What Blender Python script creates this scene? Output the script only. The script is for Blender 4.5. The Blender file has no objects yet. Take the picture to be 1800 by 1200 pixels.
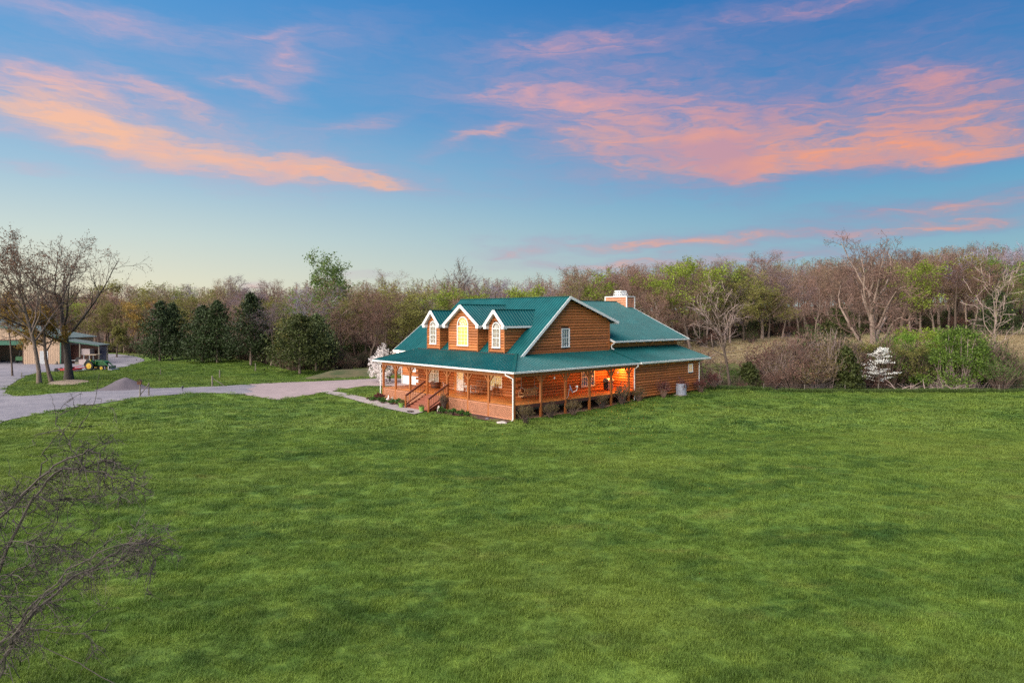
import bpy, math, random
from mathutils import Vector, Matrix, noise
R=math.radians
scene=bpy.context.scene
COL=scene.collection

# ------------------------------------------------------------------ camera
cam_d=bpy.data.cameras.new('camera'); cam=bpy.data.objects.new('camera',cam_d); COL.objects.link(cam)
CAM_H=8.2
cam.location=(0,0,CAM_H); cam.rotation_euler=(R(90),0,0)
cam_d.sensor_width=36; cam_d.lens=24.0; cam_d.shift_y=-0.025
cam_d.clip_start=.1; cam_d.clip_end=5000
scene.camera=cam

# ------------------------------------------------------------------ exposure
scene.view_settings.view_transform='Standard'; scene.view_settings.look='None'
scene.view_settings.exposure=0.84; scene.view_settings.gamma=1.0
scene.view_settings.use_curve_mapping=False
scene.render.engine='CYCLES'
scene.cycles.use_denoising=False
scene.cycles.sample_clamp_indirect=2.5
scene.cycles.max_bounces=5; scene.cycles.diffuse_bounces=3; scene.cycles.transparent_max_bounces=8

def lin(c):
    return tuple(((x/255)/12.92 if x/255<=.04045 else ((x/255+.055)/1.055)**2.4) for x in c)

# ------------------------------------------------------------------ node helper
class NT:
    def __init__(s,nt): s.nt=nt; s.n=nt.nodes; s.l=nt.links
    def _set(s,sock,v):
        if v is None: return
        if hasattr(v,'is_linked') or hasattr(v,'links'): s.l.new(v,sock)
        else:
            try: sock.default_value=v
            except Exception:
                if hasattr(v,'__len__') and len(v)==3: sock.default_value=(*v,1)
                else: raise
    def math(s,op,a,b=None,c=None,clamp=False):
        n=s.n.new('ShaderNodeMath'); n.operation=op; n.use_clamp=clamp
        s._set(n.inputs[0],a); s._set(n.inputs[1],b); s._set(n.inputs[2],c); return n.outputs[0]
    def mix(s,f,a,b,mode='MIX'):
        n=s.n.new('ShaderNodeMix'); n.data_type='RGBA'; n.blend_type=mode; n.clamp_factor=True
        s._set(n.inputs[0],f); s._set(n.inputs[6],a if hasattr(a,'links') else (*a[:3],1)); s._set(n.inputs[7],b if hasattr(b,'links') else (*b[:3],1)); return n.outputs[2]
    def noise(s,vec,scale,detail=3,rough=.5,dist=0,w=None):
        n=s.n.new('ShaderNodeTexNoise'); n.inputs['Scale'].default_value=scale; n.inputs['Detail'].default_value=detail
        n.inputs['Roughness'].default_value=rough; n.inputs['Distortion'].default_value=dist
        if vec is not None: s.l.new(vec,n.inputs['Vector'])
        return n.outputs['Fac'],n.outputs['Color']
    def ramp(s,f,stops,interp='LINEAR'):
        n=s.n.new('ShaderNodeValToRGB'); cr=n.color_ramp; cr.interpolation=interp
        while len(cr.elements)<len(stops): cr.elements.new(.5)
        for e,(p,c) in zip(cr.elements,stops): e.position=p; e.color=(*c[:3],1)
        s._set(n.inputs[0],f); return n.outputs[0]
    def mrange(s,v,a,b,c=0.,d=1.,smooth=False):
        n=s.n.new('ShaderNodeMapRange'); n.clamp=True
        if smooth: n.interpolation_type='SMOOTHSTEP'
        s._set(n.inputs[0],v)
        for i,x in enumerate((a,b,c,d)): n.inputs[1+i].default_value=x
        return n.outputs[0]
    def mapping(s,vec,scale=(1,1,1),rot=(0,0,0),loc=(0,0,0)):
        n=s.n.new('ShaderNodeMapping'); n.inputs['Scale'].default_value=scale; n.inputs['Rotation'].default_value=rot; n.inputs['Location'].default_value=loc
        s.l.new(vec,n.inputs['Vector']); return n.outputs[0]
    def comb(s,x,y,z):
        n=s.n.new('ShaderNodeCombineXYZ'); s._set(n.inputs[0],x); s._set(n.inputs[1],y); s._set(n.inputs[2],z); return n.outputs[0]
    def sep(s,v):
        n=s.n.new('ShaderNodeSeparateXYZ'); s.l.new(v,n.inputs[0]); return n.outputs

# ------------------------------------------------------------------ sky
SUN_EL,SUN_AZ=42.0,-126.0      # azimuth from +Y, clockwise
world=bpy.data.worlds.new('World'); scene.world=world; world.use_nodes=True
def build_sky():
    nt=world.node_tree; nt.nodes.clear(); N=NT(nt)
    tc=nt.nodes.new('ShaderNodeTexCoord'); d=tc.outputs['Generated']
    x,y,z=N.sep(d)
    el=N.math('MULTIPLY',N.math('ARCSINE',z),180/math.pi)
    az=N.math('MULTIPLY',N.math('ARCTAN2',x,y),180/math.pi)
    e01=N.math('DIVIDE',el,90.,clamp=True)
    def st(l): return [(p/90,lin(c)) for p,c in l]
    left=N.ramp(e01,st([(0,(244,226,186)),(2.5,(232,228,202)),(6,(206,220,214)),(10.5,(162,197,219)),(16,(112,170,216)),(25,(80,150,213)),(50,(44,104,180)),(90,(36,84,156))]))
    right=N.ramp(e01,st([(0,(176,190,186)),(2.5,(160,190,194)),(6,(134,180,200)),(10.5,(100,163,202)),(16,(66,137,194)),(25,(30,110,180)),(50,(18,82,152)),(90,(30,80,152))]))
    f=N.mrange(x,-.75,.6,0,1,True)
    base=N.mix(f,left,right)
    # cloud layer in azimuth / elevation
    big=N.comb(N.math('MULTIPLY',az,.055),N.math('MULTIPLY',el,.16),0.)
    _,wc=N.noise(big,1.0,4,.6)
    fine=N.comb(N.math('MULTIPLY',az,.16),N.math('MULTIPLY',el,.75),3.)
    _,wc2=N.noise(fine,1.0,5,.62)
    w1=N.sep(wc); w2=N.sep(wc2)
    azw=N.math('ADD',az,N.math('ADD',N.math('MULTIPLY',N.math('SUBTRACT',w1[0],.5),8.),N.math('MULTIPLY',N.math('SUBTRACT',w2[0],.5),5.)))
    elw=N.math('ADD',el,N.math('ADD',N.math('MULTIPLY',N.math('SUBTRACT',w1[1],.5),3.2),N.math('MULTIPLY',N.math('SUBTRACT',w2[1],.5),2.4)))
    blobs=[(130,12,190,20,5,.6),(90,135,150,24,5,1.),(310,170,130,17,17,.75),(60,200,160,30,2,.85),(230,250,220,40,13,1.05),
      (440,285,190,26,4,1.15),(590,305,110,18,10,.8),(690,325,70,10,3,.45),(505,115,40,58,35,.6),(425,145,65,10,6,.55),(470,62,60,8,-22,.5),
      (635,222,75,14,-10,.6),(70,307,75,9,0,.45),(845,245,90,12,-16,.85),(1010,85,170,18,-3,.75),(950,165,190,22,3,.8),
      (1130,200,290,72,6,.85),(1180,266,210,42,2,1.05),(1285,290,62,46,30,1.1),(1450,200,260,70,0,.55),(1480,270,280,24,-2,.9),(1740,262,160,20,-3,1.),(1690,215,180,50,-5,.6),
      (1600,130,110,20,4,.5),(1450,10,230,17,2,.85),(1650,362,260,20,-3,.95),(1690,395,220,12,-2,.85),(1210,428,290,13,-1,1.0),(1060,468,170,9,0,.8),(1330,455,200,11,0,.8),(905,447,50,9,0,.6),
      (1560,480,200,12,-2,.45),(560,62,160,30,-8,.3),(1180,95,260,40,0,.3),(1700,150,160,45,-6,.45),(1650,60,200,40,0,.3),(300,70,260,30,4,.25),(300,215,330,60,8,.4),(900,330,330,22,0,.16),(470,502,26,7,0,.7),(640,490,45,6,0,.5)]
    tot=None
    for (px,py,rx,ry,ang,s_) in blobs:
        a0=math.degrees(math.atan((px-900)/1200)); c=math.cos(R(a0)); e0=math.degrees(math.atan((555-py)/1200*c))
        kx=57.3/1200*c*c; ky=57.3/1200*c
        ca,sa=math.cos(R(-ang)),math.sin(R(-ang))
        dx=N.math('SUBTRACT',azw,a0); dy=N.math('SUBTRACT',elw,e0)
        u=N.math('ADD',N.math('MULTIPLY',dx,ca/(rx*kx)),N.math('MULTIPLY',dy,sa/(rx*kx)))
        v=N.math('ADD',N.math('MULTIPLY',dx,-sa/(ry*ky)),N.math('MULTIPLY',dy,ca/(ry*ky)))
        q=N.math('ADD',N.math('MULTIPLY',u,u),N.math('MULTIPLY',v,v))
        g=N.math('MULTIPLY',N.math('EXPONENT',N.math('MULTIPLY',q,-1.)),s_)
        tot=g if tot is None else N.math('ADD',tot,g)
    # beyond the picture the same broken cirrus goes on all round the sky
    cl,_=N.noise(N.comb(N.math('MULTIPLY',az,.03),N.math('MULTIPLY',el,.09),9.),1.0,3,.55)
    off=N.math('MULTIPLY',N.mrange(cl,.52,.72,0,.9,True),N.mrange(N.math('ABSOLUTE',az),40.,55.,0,1,True))
    off2=N.math('MULTIPLY',N.mrange(cl,.52,.72,0,.9,True),N.mrange(el,27.,36.,0,1,True))
    tot=N.math('ADD',tot,N.math('MULTIPLY',N.math('MAXIMUM',off,off2),N.mrange(el,0.,8.,0,1,True)))
    tex,_=N.noise(N.comb(N.math('ADD',N.math('MULTIPLY',azw,.30),N.math('MULTIPLY',el,.35)),N.math('MULTIPLY',elw,1.35),1.),1.0,6,.62,.35)
    dens=N.math('MULTIPLY',tot,N.mrange(tex,.2,.75,.45,1.35))
    stk,_=N.noise(N.comb(N.math('MULTIPLY',azw,.55),N.math('MULTIPLY',elw,4.2),6.),.8,3,.5,.3)
    dens=N.math('MULTIPLY',dens,N.mrange(stk,.3,.7,.78,1.18))
    dens=N.mrange(dens,.04,1.75,0,1)
    dens=N.math('MULTIPLY',dens,N.mrange(dens,0.,.5,.55,1.))
    veil=N.math('MULTIPLY',N.math('POWER',N.math('MINIMUM',tot,1.),.7),N.mrange(tex,.3,.7,.04,.34))
    hot=N.math('MULTIPLY',N.mrange(dens,.08,.62,0,1),N.mrange(w1[2],.36,.56,.45,1.))
    lowness=N.mrange(el,12.,20.,1,0,True)
    mauve=N.mix(f,lin((205,176,200)),lin((142,134,182)))
    peach=N.mix(f,lin((252,196,160)),lin((246,160,124)))
    pink=N.mix(f,lin((242,186,184)),lin((224,156,160)))
    cc=N.mix(hot,mauve,N.mix(lowness,pink,peach))
    op=N.math('MULTIPLY',N.math('POWER',dens,.85),.90)
    skyc=N.mix(op,N.mix(veil,base,mauve),cc)
    # below the horizon: dull ground colour
    skyc=N.mix(N.mrange(z,-.02,0.,1,0),skyc,lin((96,100,84)))
    bg=nt.nodes.new('ShaderNodeBackground'); nt.links.new(skyc,bg.inputs[0]); bg.inputs[1].default_value=.56
    ni=nt.nodes.new('ShaderNodeTexSky'); ni.sky_type='NISHITA'; ni.sun_disc=False
    ni.sun_elevation=R(SUN_EL); ni.sun_rotation=R(SUN_AZ)
    bg2=nt.nodes.new('ShaderNodeBackground'); nt.links.new(ni.outputs[0],bg2.inputs[0]); bg2.inputs[1].default_value=0.0
    out=nt.nodes.new('ShaderNodeOutputWorld')
    nt.links.new(bg.outputs[0],out.inputs[0])
    nt.nodes.remove(bg2); nt.nodes.remove(ni)
build_sky()
world.cycles.sampling_method='MANUAL'; world.cycles.sample_map_resolution=512

# ------------------------------------------------------------------ light: broad glow of the western sky
sd=bpy.data.lights.new('evening_sun','SUN'); sun=bpy.data.objects.new('evening_sun',sd); COL.objects.link(sun)
sd.energy=4.4; sd.angle=R(90); sd.color=(1.0,.905,.77)
_sv=Vector((math.sin(R(SUN_AZ))*math.cos(R(SUN_EL)),math.cos(R(SUN_AZ))*math.cos(R(SUN_EL)),math.sin(R(SUN_EL))))
sun.rotation_euler=_sv.to_track_quat('Z','Y').to_euler()

# ------------------------------------------------------------------ placing helpers
FPX=1200.
def at(u,v,z=0.):
    """point of the level z seen at pixel (u,v) of the 1800 px wide photograph"""
    t=(z-CAM_H)/((555-v)/FPX); return Vector(((u-900)/FPX*t,t,z))
def at_d(u,v,dist):
    return Vector(((u-900)/FPX*dist,dist,CAM_H+(555-v)/FPX*dist))
TH=R(42.5)
HO=Vector((3/1200*52.8,52.8,0)); BX=Vector((math.cos(TH),math.sin(TH),0)); BY=Vector((-math.sin(TH),math.cos(TH),0))
def hw(hx,hy,z=0.): return HO+BX*hx+BY*hy+Vector((0,0,z))
def wh(p): d=Vector((p[0],p[1],0))-HO; return d.dot(BX),d.dot(BY)
def hat(u,v,z): p=at(u,v,z); a,b=wh(p); return Vector((a,b,z))

def sm(a,b,t):
    t=max(0.,min(1.,(t-a)/(b-a))); return t*t*(3-2*t)
def G(x,y):
    z=0.
    yl=45+13*sm(6,22,x)
    m=1-sm(yl-9,yl,y)
    if m>0:
        z+=m*(.16*noise.noise((x*.11,y*.14,1.3))+.07*noise.noise((x*.33,y*.42,7.))+.035*noise.noise((x*.9,y*1.1,4.)))
    # slight rise towards the garage apron
    a,b=wh((x,y)); z+=.42*sm(14,3,math.hypot((a-9)*.8,(b-26)*.8))*(1 if b>18 else 0 if b<14 else sm(14,18,b))
    z+=.36*sm(-10,-1.5,b)*sm(9,17,a)*sm(38,30,a)*sm(9,3,b)
    ye=72.5+.01*(x-20)
    fx=sm(15,26,x); e=y-ye
    if fx>0 and e>0:
        z+=fx*(-1.5*sm(0,10,e)+.082*max(0,min(e,112)-13)*sm(10,40,e)+.028*max(0,x-35)*sm(20,75,e))
        z+=fx*.5*sm(10,30,e)*noise.noise((x*.03,y*.03,2.))
    if x<15 and y>100: z+=.03*min(60,(y-100))*sm(15,-5,x)*sm(-75,-40,x)
    if y>185: z+=.012*min(260,y-185)
    return z

# ------------------------------------------------------------------ mesh builder
class MB:
    def __init__(s): s.v=[]; s.f=[]; s.m=[]
    def face(s,pts,mi=0):
        b=len(s.v); s.v.extend(tuple(p) for p in pts); s.f.append(tuple(range(b,b+len(pts)))); s.m.append(mi)
    def hexa(s,p,mi=0):
        b=len(s.v); s.v.extend(tuple(q) for q in p)
        for q in ((0,3,2,1),(4,5,6,7),(0,1,5,4),(1,2,6,5),(2,3,7,6),(3,0,4,7)): s.f.append(tuple(b+i for i in q)); s.m.append(mi)
    def box(s,a,b,mi=0):
        x0,x1=sorted((a[0],b[0])); y0,y1=sorted((a[1],b[1])); z0,z1=sorted((a[2],b[2]))
        s.hexa([(x0,y0,z0),(x1,y0,z0),(x1,y1,z0),(x0,y1,z0),(x0,y0,z1),(x1,y0,z1),(x1,y1,z1),(x0,y1,z1)],mi)
    def bar(s,p0,p1,w,h,up=(0,0,1),mi=0):
        p0=Vector(p0); p1=Vector(p1); d=(p1-p0).normalized(); u=Vector(up); sd=d.cross(u)
        if sd.length<1e-4: sd=d.cross(Vector((1,0,0)))
        sd.normalize(); u=sd.cross(d).normalized(); a=sd*w/2; c=u*h/2
        s.hexa([p0-a-c,p0+a-c,p1+a-c,p1-a-c,p0-a+c,p0+a+c,p1+a+c,p1-a+c],mi)
    def prism(s,poly,vec,mi=0):
        n=len(poly); b=len(s.v); vec=Vector(vec)
        s.v.extend(tuple(p) for p in poly); s.v.extend(tuple(Vector(p)+vec) for p in poly)
        s.f.append(tuple(range(b+n-1,b-1,-1))); s.m.append(mi); s.f.append(tuple(range(b+n,b+2*n))); s.m.append(mi)
        for i in range(n):
            j=(i+1)%n; s.f.append((b+i,b+j,b+n+j,b+n+i)); s.m.append(mi)
    def tube(s,pts,rads,n=6,mi=0,cap=True):
        b=len(s.v); k=len(pts); pts=[Vector(p) for p in pts]
        if not hasattr(rads,'__len__'): rads=[rads]*k
        u=None
        for i in range(k):
            d=(pts[min(i+1,k-1)]-pts[max(i-1,0)]).normalized()
            if u is None:
                u=d.orthogonal().normalized()
            else:
                u=(u-d*u.dot(d)); u=u.normalized() if u.length>1e-5 else d.orthogonal().normalized()
            w=d.cross(u)
            for j in range(n):
                a=2*math.pi*j/n; s.v.append(tuple(pts[i]+(u*math.cos(a)+w*math.sin(a))*rads[i]))
        for i in range(k-1):
            for j in range(n):
                j2=(j+1)%n; s.f.append((b+i*n+j,b+i*n+j2,b+(i+1)*n+j2,b+(i+1)*n+j)); s.m.append(mi)
        if cap and n>2:
            s.f.append(tuple(b+j for j in range(n-1,-1,-1))); s.m.append(mi)
            s.f.append(tuple(b+(k-1)*n+j for j in range(n))); s.m.append(mi)
    def lathe(s,c,prof,n=16,mi=0,axis='z'):
        b=len(s.v); c=Vector(c)
        for (r,h) in prof:
            for j in range(n):
                a=2*math.pi*j/n; q=(r*math.cos(a),r*math.sin(a),h)
                if axis=='y': q=(q[0],q[2],q[1])
                if axis=='x': q=(q[2],q[0],q[1])
                s.v.append(tuple(c+Vector(q)))
        for i in range(len(prof)-1):
            for j in range(n):
                j2=(j+1)%n; s.f.append((b+i*n+j,b+i*n+j2,b+(i+1)*n+j2,b+(i+1)*n+j)); s.m.append(mi)
        s.f.append(tuple(b+j for j in range(n-1,-1,-1))); s.m.append(mi)
        k=len(prof)-1; s.f.append(tuple(b+k*n+j for j in range(n))); s.m.append(mi)
    def sliver(s,p0,p1,w,mi=0,rng=random):
        d=Vector(p1)-Vector(p0); sd=d.cross(Vector((rng.uniform(-1,1),rng.uniform(-1,1),rng.uniform(-1,1))))
        if sd.length<1e-6: return
        sd=sd.normalized()*w; s.face([Vector(p0)-sd,Vector(p0)+sd,p1],mi)
    def leaf(s,p,size,rng,mi=0,up=0.):
        a=Vector((rng.gauss(0,1),rng.gauss(0,1),rng.gauss(0,1)+.0)); a.normalize()
        n=Vector((rng.gauss(0,1),rng.gauss(0,1),rng.gauss(0,1)+up)); n=n-a*n.dot(a)
        if n.length<1e-5: return
        n.normalize(); b=a.cross(n); p=Vector(p); l=size*rng.uniform(.6,1.3); w=l*.55
        s.face([p-a*l*.5,p+b*w*.5,p+a*l*.5,p-b*w*.5],mi)
    def mesh(s,name,mats,smooth=False):
        me=bpy.data.meshes.new(name); me.from_pydata(s.v,[],s.f)
        if not isinstance(mats,(list,tuple)): mats=[mats]
        for m in mats: me.materials.append(m)
        if len(mats)>1: me.polygons.foreach_set('material_index',s.m)
        if smooth: me.polygons.foreach_set('use_smooth',[True]*len(me.polygons))
        me.update(); return me
    def build(s,name,mats,parent=None,smooth=False,loc=None):
        o=bpy.data.objects.new(name,s.mesh(name,mats,smooth)); COL.objects.link(o)
        if parent: o.parent=parent
        if loc is not None: o.location=loc
        return o
def tag(o,label=None,cat=None,group=None,kind=None):
    if label: o['label']=label
    if cat: o['category']=cat
    if group: o['group']=group
    if kind: o['kind']=kind
    return o
def thing(name,label,cat,loc=(0,0,0),rz=0.,group=None,scale=1.):
    o=bpy.data.objects.new(name,None); COL.objects.link(o); o.empty_display_size=.2
    o.location=loc; o.rotation_euler=(0,0,rz); o.scale=(scale,)*3
    return tag(o,label,cat,group)
def link_obj(name,me,parent=None):
    o=bpy.data.objects.new(name,me); COL.objects.link(o)
    if parent: o.parent=parent
    return o
def dup(root,loc,rz=0.,scale=1.,label=None,group=None):
    c=root.copy(); COL.objects.link(c); c.location=loc; c.rotation_euler=(0,0,rz)
    c.scale=(scale,)*3 if not hasattr(scale,'__len__') else scale
    if label: c['label']=label
    if group: c['group']=group
    for ch in root.children:
        k=ch.copy(); COL.objects.link(k); k.parent=c
        for g in ch.children:
            q=g.copy(); COL.objects.link(q); q.parent=k
    return c

# ------------------------------------------------------------------ materials
def mat(name,col,rough=.6,metal=0.,spec=.5,var=0.,nscale=4.,nstretch=(1,1,1),bump=0.,bscale=None,obj_var=0.,col2=None,emit=None,estr=0.,island=0.,transl=0.):
    m=bpy.data.materials.new(name); m.use_nodes=True; nt=m.node_tree; N=NT(nt)
    b=nt.nodes['Principled BSDF']; b.inputs['Roughness'].default_value=rough; b.inputs['Metallic'].default_value=metal
    b.inputs['Specular IOR Level'].default_value=spec
    tc=nt.nodes.new('ShaderNodeTexCoord')
    c=tuple(col)
    vec=N.mapping(tc.outputs['Object'],nstretch)
    if var>0 or col2:
        f,_=N.noise(vec,nscale,5,.6)
        f=N.mrange(f,.3,.7)
        lo=tuple(x*(1-var) for x in col); hi=tuple(min(1,x*(1+var)) for x in (col2 or col))
        c=N.mix(f,lo,hi)
    def hsv(c,v):
        h=nt.nodes.new('ShaderNodeHueSaturation'); N._set(h.inputs['Value'],v); N._set(h.inputs['Color'],c if hasattr(c,'links') else (*c,1)); return h.outputs[0]
    if obj_var>0:
        oi=nt.nodes.new('ShaderNodeObjectInfo'); c=hsv(c,N.mrange(oi.outputs['Random'],0,1,1-obj_var,1+obj_var))
    if island>0:
        g=nt.nodes.new('ShaderNodeNewGeometry'); c=hsv(c,N.mrange(g.outputs['Random Per Island'],0,1,1-island,1+island))
    N._set(b.inputs['Base Color'],c if hasattr(c,'links') else (*c,1))
    if bump>0:
        f,_=N.noise(vec,bscale or nscale*3,4,.6)
        bp=nt.nodes.new('ShaderNodeBump'); bp.inputs['Strength'].default_value=bump; bp.inputs['Distance'].default_value=.02
        nt.links.new(f,bp.inputs['Height']); nt.links.new(bp.outputs[0],b.inputs['Normal'])
    if emit: b.inputs['Emission Color'].default_value=(*emit,1); b.inputs['Emission Strength'].default_value=estr
    if transl>0:
        t=nt.nodes.new('ShaderNodeBsdfTranslucent'); N._set(t.inputs[0],c if hasattr(c,'links') else (*c,1))
        mx=nt.nodes.new('ShaderNodeMixShader'); mx.inputs[0].default_value=transl
        out=[n for n in nt.nodes if n.type=='OUTPUT_MATERIAL'][0]
        nt.links.new(b.outputs[0],mx.inputs[1]); nt.links.new(t.outputs[0],mx.inputs[2]); nt.links.new(mx.outputs[0],out.inputs[0])
    return m
M={}
M['log']=mat('log_wood',(.40,.122,.031),.55,var=.38,nscale=3.,nstretch=(2.,8,8),bump=.5,bscale=9,obj_var=.30,col2=(.46,.15,.042))
M['gap']=mat('log_chinking',(.10,.035,.014),.8)
M['post']=mat('porch_post_wood',(.36,.115,.03),.5,var=.25,nscale=4,nstretch=(6,6,1),bump=.2)
M['deck']=mat('deck_wood',(.50,.175,.04),.5,var=.25,nscale=2.,bump=.1,island=.18)
M['joist']=mat('rim_joist_wood',(.09,.03,.02),.7,var=.3)
M['rail']=mat('railing_stain',(.11,.028,.014),.5,var=.2)
M['baluster']=mat('baluster_wood',(.34,.13,.06),.6,var=.2)
M['tread']=mat('stair_stain',(.27,.085,.05),.6,var=.2,nscale=3)
M['lattice']=mat('lattice_wood',(.58,.25,.14),.7,var=.15,nscale=3)
M['roof']=mat('green_metal_roof',(.006,.088,.093),.40,spec=.38,var=.18,nscale=.5,obj_var=.05)
M['ridge']=mat('green_ridge_cap',(.005,.085,.08),.35,var=.1)
M['white']=mat('white_trim',(.80,.79,.78),.45,var=.05,nscale=1.5)
M['rafter']=mat('rafter_wood',(.50,.18,.035),.55,var=.25,nscale=3,obj_var=.1)
M['soffit']=mat('soffit_wood',(.42,.15,.045),.6,var=.2)
M['block']=mat('foundation_block',(.42,.34,.27),.9,var=.2,nscale=3,bump=.3)
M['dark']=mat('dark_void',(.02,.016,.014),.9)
M['curtain']=mat('window_curtain',(.60,.52,.46),.8,var=.35,nscale=5,nstretch=(5,5,.6))
M['curtain_dim']=mat('window_blind',(.74,.69,.72),.8,var=.3,nscale=4,nstretch=(5,5,.6))
def lit_mat(name,c1,c2,s):
    m=mat(name,(.5,.4,.25),.8); nt=m.node_tree; N=NT(nt); b=nt.nodes['Principled BSDF']
    tc=nt.nodes.new('ShaderNodeTexCoord'); f,_=N.noise(N.mapping(tc.outputs['Object'],(2,2,1)),1.4,3,.5)
    nt.links.new(N.mix(N.mrange(f,.3,.7),c1,c2),b.inputs['Emission Color']); b.inputs['Emission Strength'].default_value=s
    return m
M['lit_room']=lit_mat('lit_room_wall',(.95,.48,.03),(1.,.60,.09),.62)
M['lit_soft']=lit_mat('lit_room_soft',(.55,.33,.10),(.25,.16,.07),.55)
def glass_mat():
    m=bpy.data.materials.new('window_glass'); m.use_nodes=True; nt=m.node_tree; nt.nodes.clear()
    o=nt.nodes.new('ShaderNodeOutputMaterial'); mx=nt.nodes.new('ShaderNodeMixShader'); t=nt.nodes.new('ShaderNodeBsdfTransparent'); g=nt.nodes.new('ShaderNodeBsdfGlossy')
    g.inputs['Roughness'].default_value=.03; f=nt.nodes.new('ShaderNodeFresnel'); f.inputs[0].default_value=1.5
    t.inputs[0].default_value=(.92,.94,.93,1)
    nt.links.new(f.outputs[0],mx.inputs[0]); nt.links.new(t.outputs[0],mx.inputs[1]); nt.links.new(g.outputs[0],mx.inputs[2]); nt.links.new(mx.outputs[0],o.inputs[0]); return m
M['glass']=glass_mat()
M['chair_white']=mat('white_chair_paint',(.78,.74,.70),.5)
M['chair_wood']=mat('rocker_wood',(.28,.10,.035),.5,var=.3)
M['swing']=mat('swing_wood',(.42,.22,.09),.6,var=.25)
M['metal']=mat('grey_metal',(.38,.39,.42),.45,metal=.6)
M['ac']=mat('ac_metal',(.36,.37,.44),.5,var=.1)
M['black']=mat('black_paint',(.02,.02,.022),.45)
M['rubber']=mat('tyre_rubber',(.02,.02,.02),.8)
M['pot']=mat('green_pot',(.20,.36,.07),.4,var=.1)
M['barrel']=mat('barrel_wood',(.16,.06,.03),.6,var=.3)
M['dish']=mat('dish_grey',(.16,.19,.32),.5)
M['tgreen']=mat('tractor_green',(.015,.12,.03),.35)
M['tyellow']=mat('tractor_yellow',(.65,.40,.03),.4)
M['red']=mat('mower_red',(.42,.02,.025),.4)
M['tan']=mat('barn_metal_tan',(.46,.31,.21),.5,var=.12,nscale=.6)
M['barn_green']=mat('barn_trim_green',(.015,.12,.075),.4)
M['barn_roof']=mat('barn_roof_metal',(.05,.085,.095),.55,var=.2,nscale=.4)
M['barn_blue']=mat('barn_panel_blue',(.012,.02,.06),.6)
M['weathered']=mat('weathered_wood',(.21,.18,.145),.85,var=.3,nscale=5,nstretch=(6,6,1))
M['stone']=mat('pale_stone',(.48,.42,.38),.8,var=.25,nscale=6,bump=.4)
M['bark']=mat('tree_bark',(.125,.088,.068),.9,var=.45,nscale=2.,nstretch=(4,4,.8),bump=.6,obj_var=.3)
M['bark_pale']=mat('pale_bark',(.26,.19,.155),.9,var=.4,nscale=2.,nstretch=(4,4,.8),bump=.5,obj_var=.25)
M['bark_dark']=mat('dark_bark',(.07,.055,.048),.9,var=.4,nscale=2.,nstretch=(4,4,.8),bump=.7)
M['twig']=mat('twig_grey_brown',(.16,.105,.085),.9,obj_var=.25,island=.3)
M['twig_rose']=mat('twig_rose_brown',(.235,.145,.115),.9,obj_var=.25,island=.3)
M['twig_pale']=mat('twig_pale',(.30,.22,.20),.9,obj_var=.2,island=.3)
M['twig_lilac']=mat('twig_lilac_grey',(.30,.27,.36),.9,obj_var=.15,island=.25)  # also carries the bluish haze of the far right skyline trees
M['twig_dark']=mat('twig_dark',(.085,.066,.058),.9,island=.3)
M['twig_bush']=mat('bramble_cane',(.072,.057,.052),.85,island=.45)
def leafm(n,c,isl=.4,ov=.15,tr=.35): return mat(n,c,.6,spec=.25,island=isl,obj_var=ov,transl=tr)
M['bud_rose']=leafm('bud_rose',(.285,.165,.125))
M['bud_maroon']=leafm('bud_maroon',(.20,.105,.08))
M['bud_tan']=leafm('bud_tan',(.31,.215,.135))
M['bud_lilac']=leafm('bud_lilac',(.26,.20,.245))
M['bud_olive']=leafm('bud_olive',(.235,.225,.06))
M['bud_ochre']=leafm('bud_ochre',(.34,.22,.05))
M['leaf_spring']=leafm('leaf_spring_green',(.25,.32,.04))
M['leaf_fresh']=leafm('leaf_fresh_green',(.17,.29,.035))
M['leaf_mid']=leafm('leaf_mid_green',(.08,.13,.03))
M['leaf_rust']=leafm('leaf_rust_brown',(.18,.095,.06))
M['cedar']=leafm('cedar_needles',(.038,.058,.020),.55,.2,.15)
M['cedar_warm']=leafm('cedar_needles_warm',(.062,.076,.02),.5,.1,.15)
M['cedar_pale']=leafm('cedar_needles_pale',(.13,.17,.07),.45,.1,.2)
M['blossom']=leafm('white_blossom',(.84,.78,.76),.15,.05,.3)
M['blossom_pure']=leafm('dogwood_blossom',(.85,.84,.80),.1,.03,.3)
M['shrub_olive']=leafm('shrub_olive_leaf',(.17,.125,.055),.45)
M['shrub_red']=leafm('shrub_red_leaf',(.15,.045,.045),.45)
M['bed_leaf']=leafm('garden_leaf',(.07,.16,.03),.45)
M['bramble_leaf']=leafm('bramble_leaf',(.075,.10,.03),.45)

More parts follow.
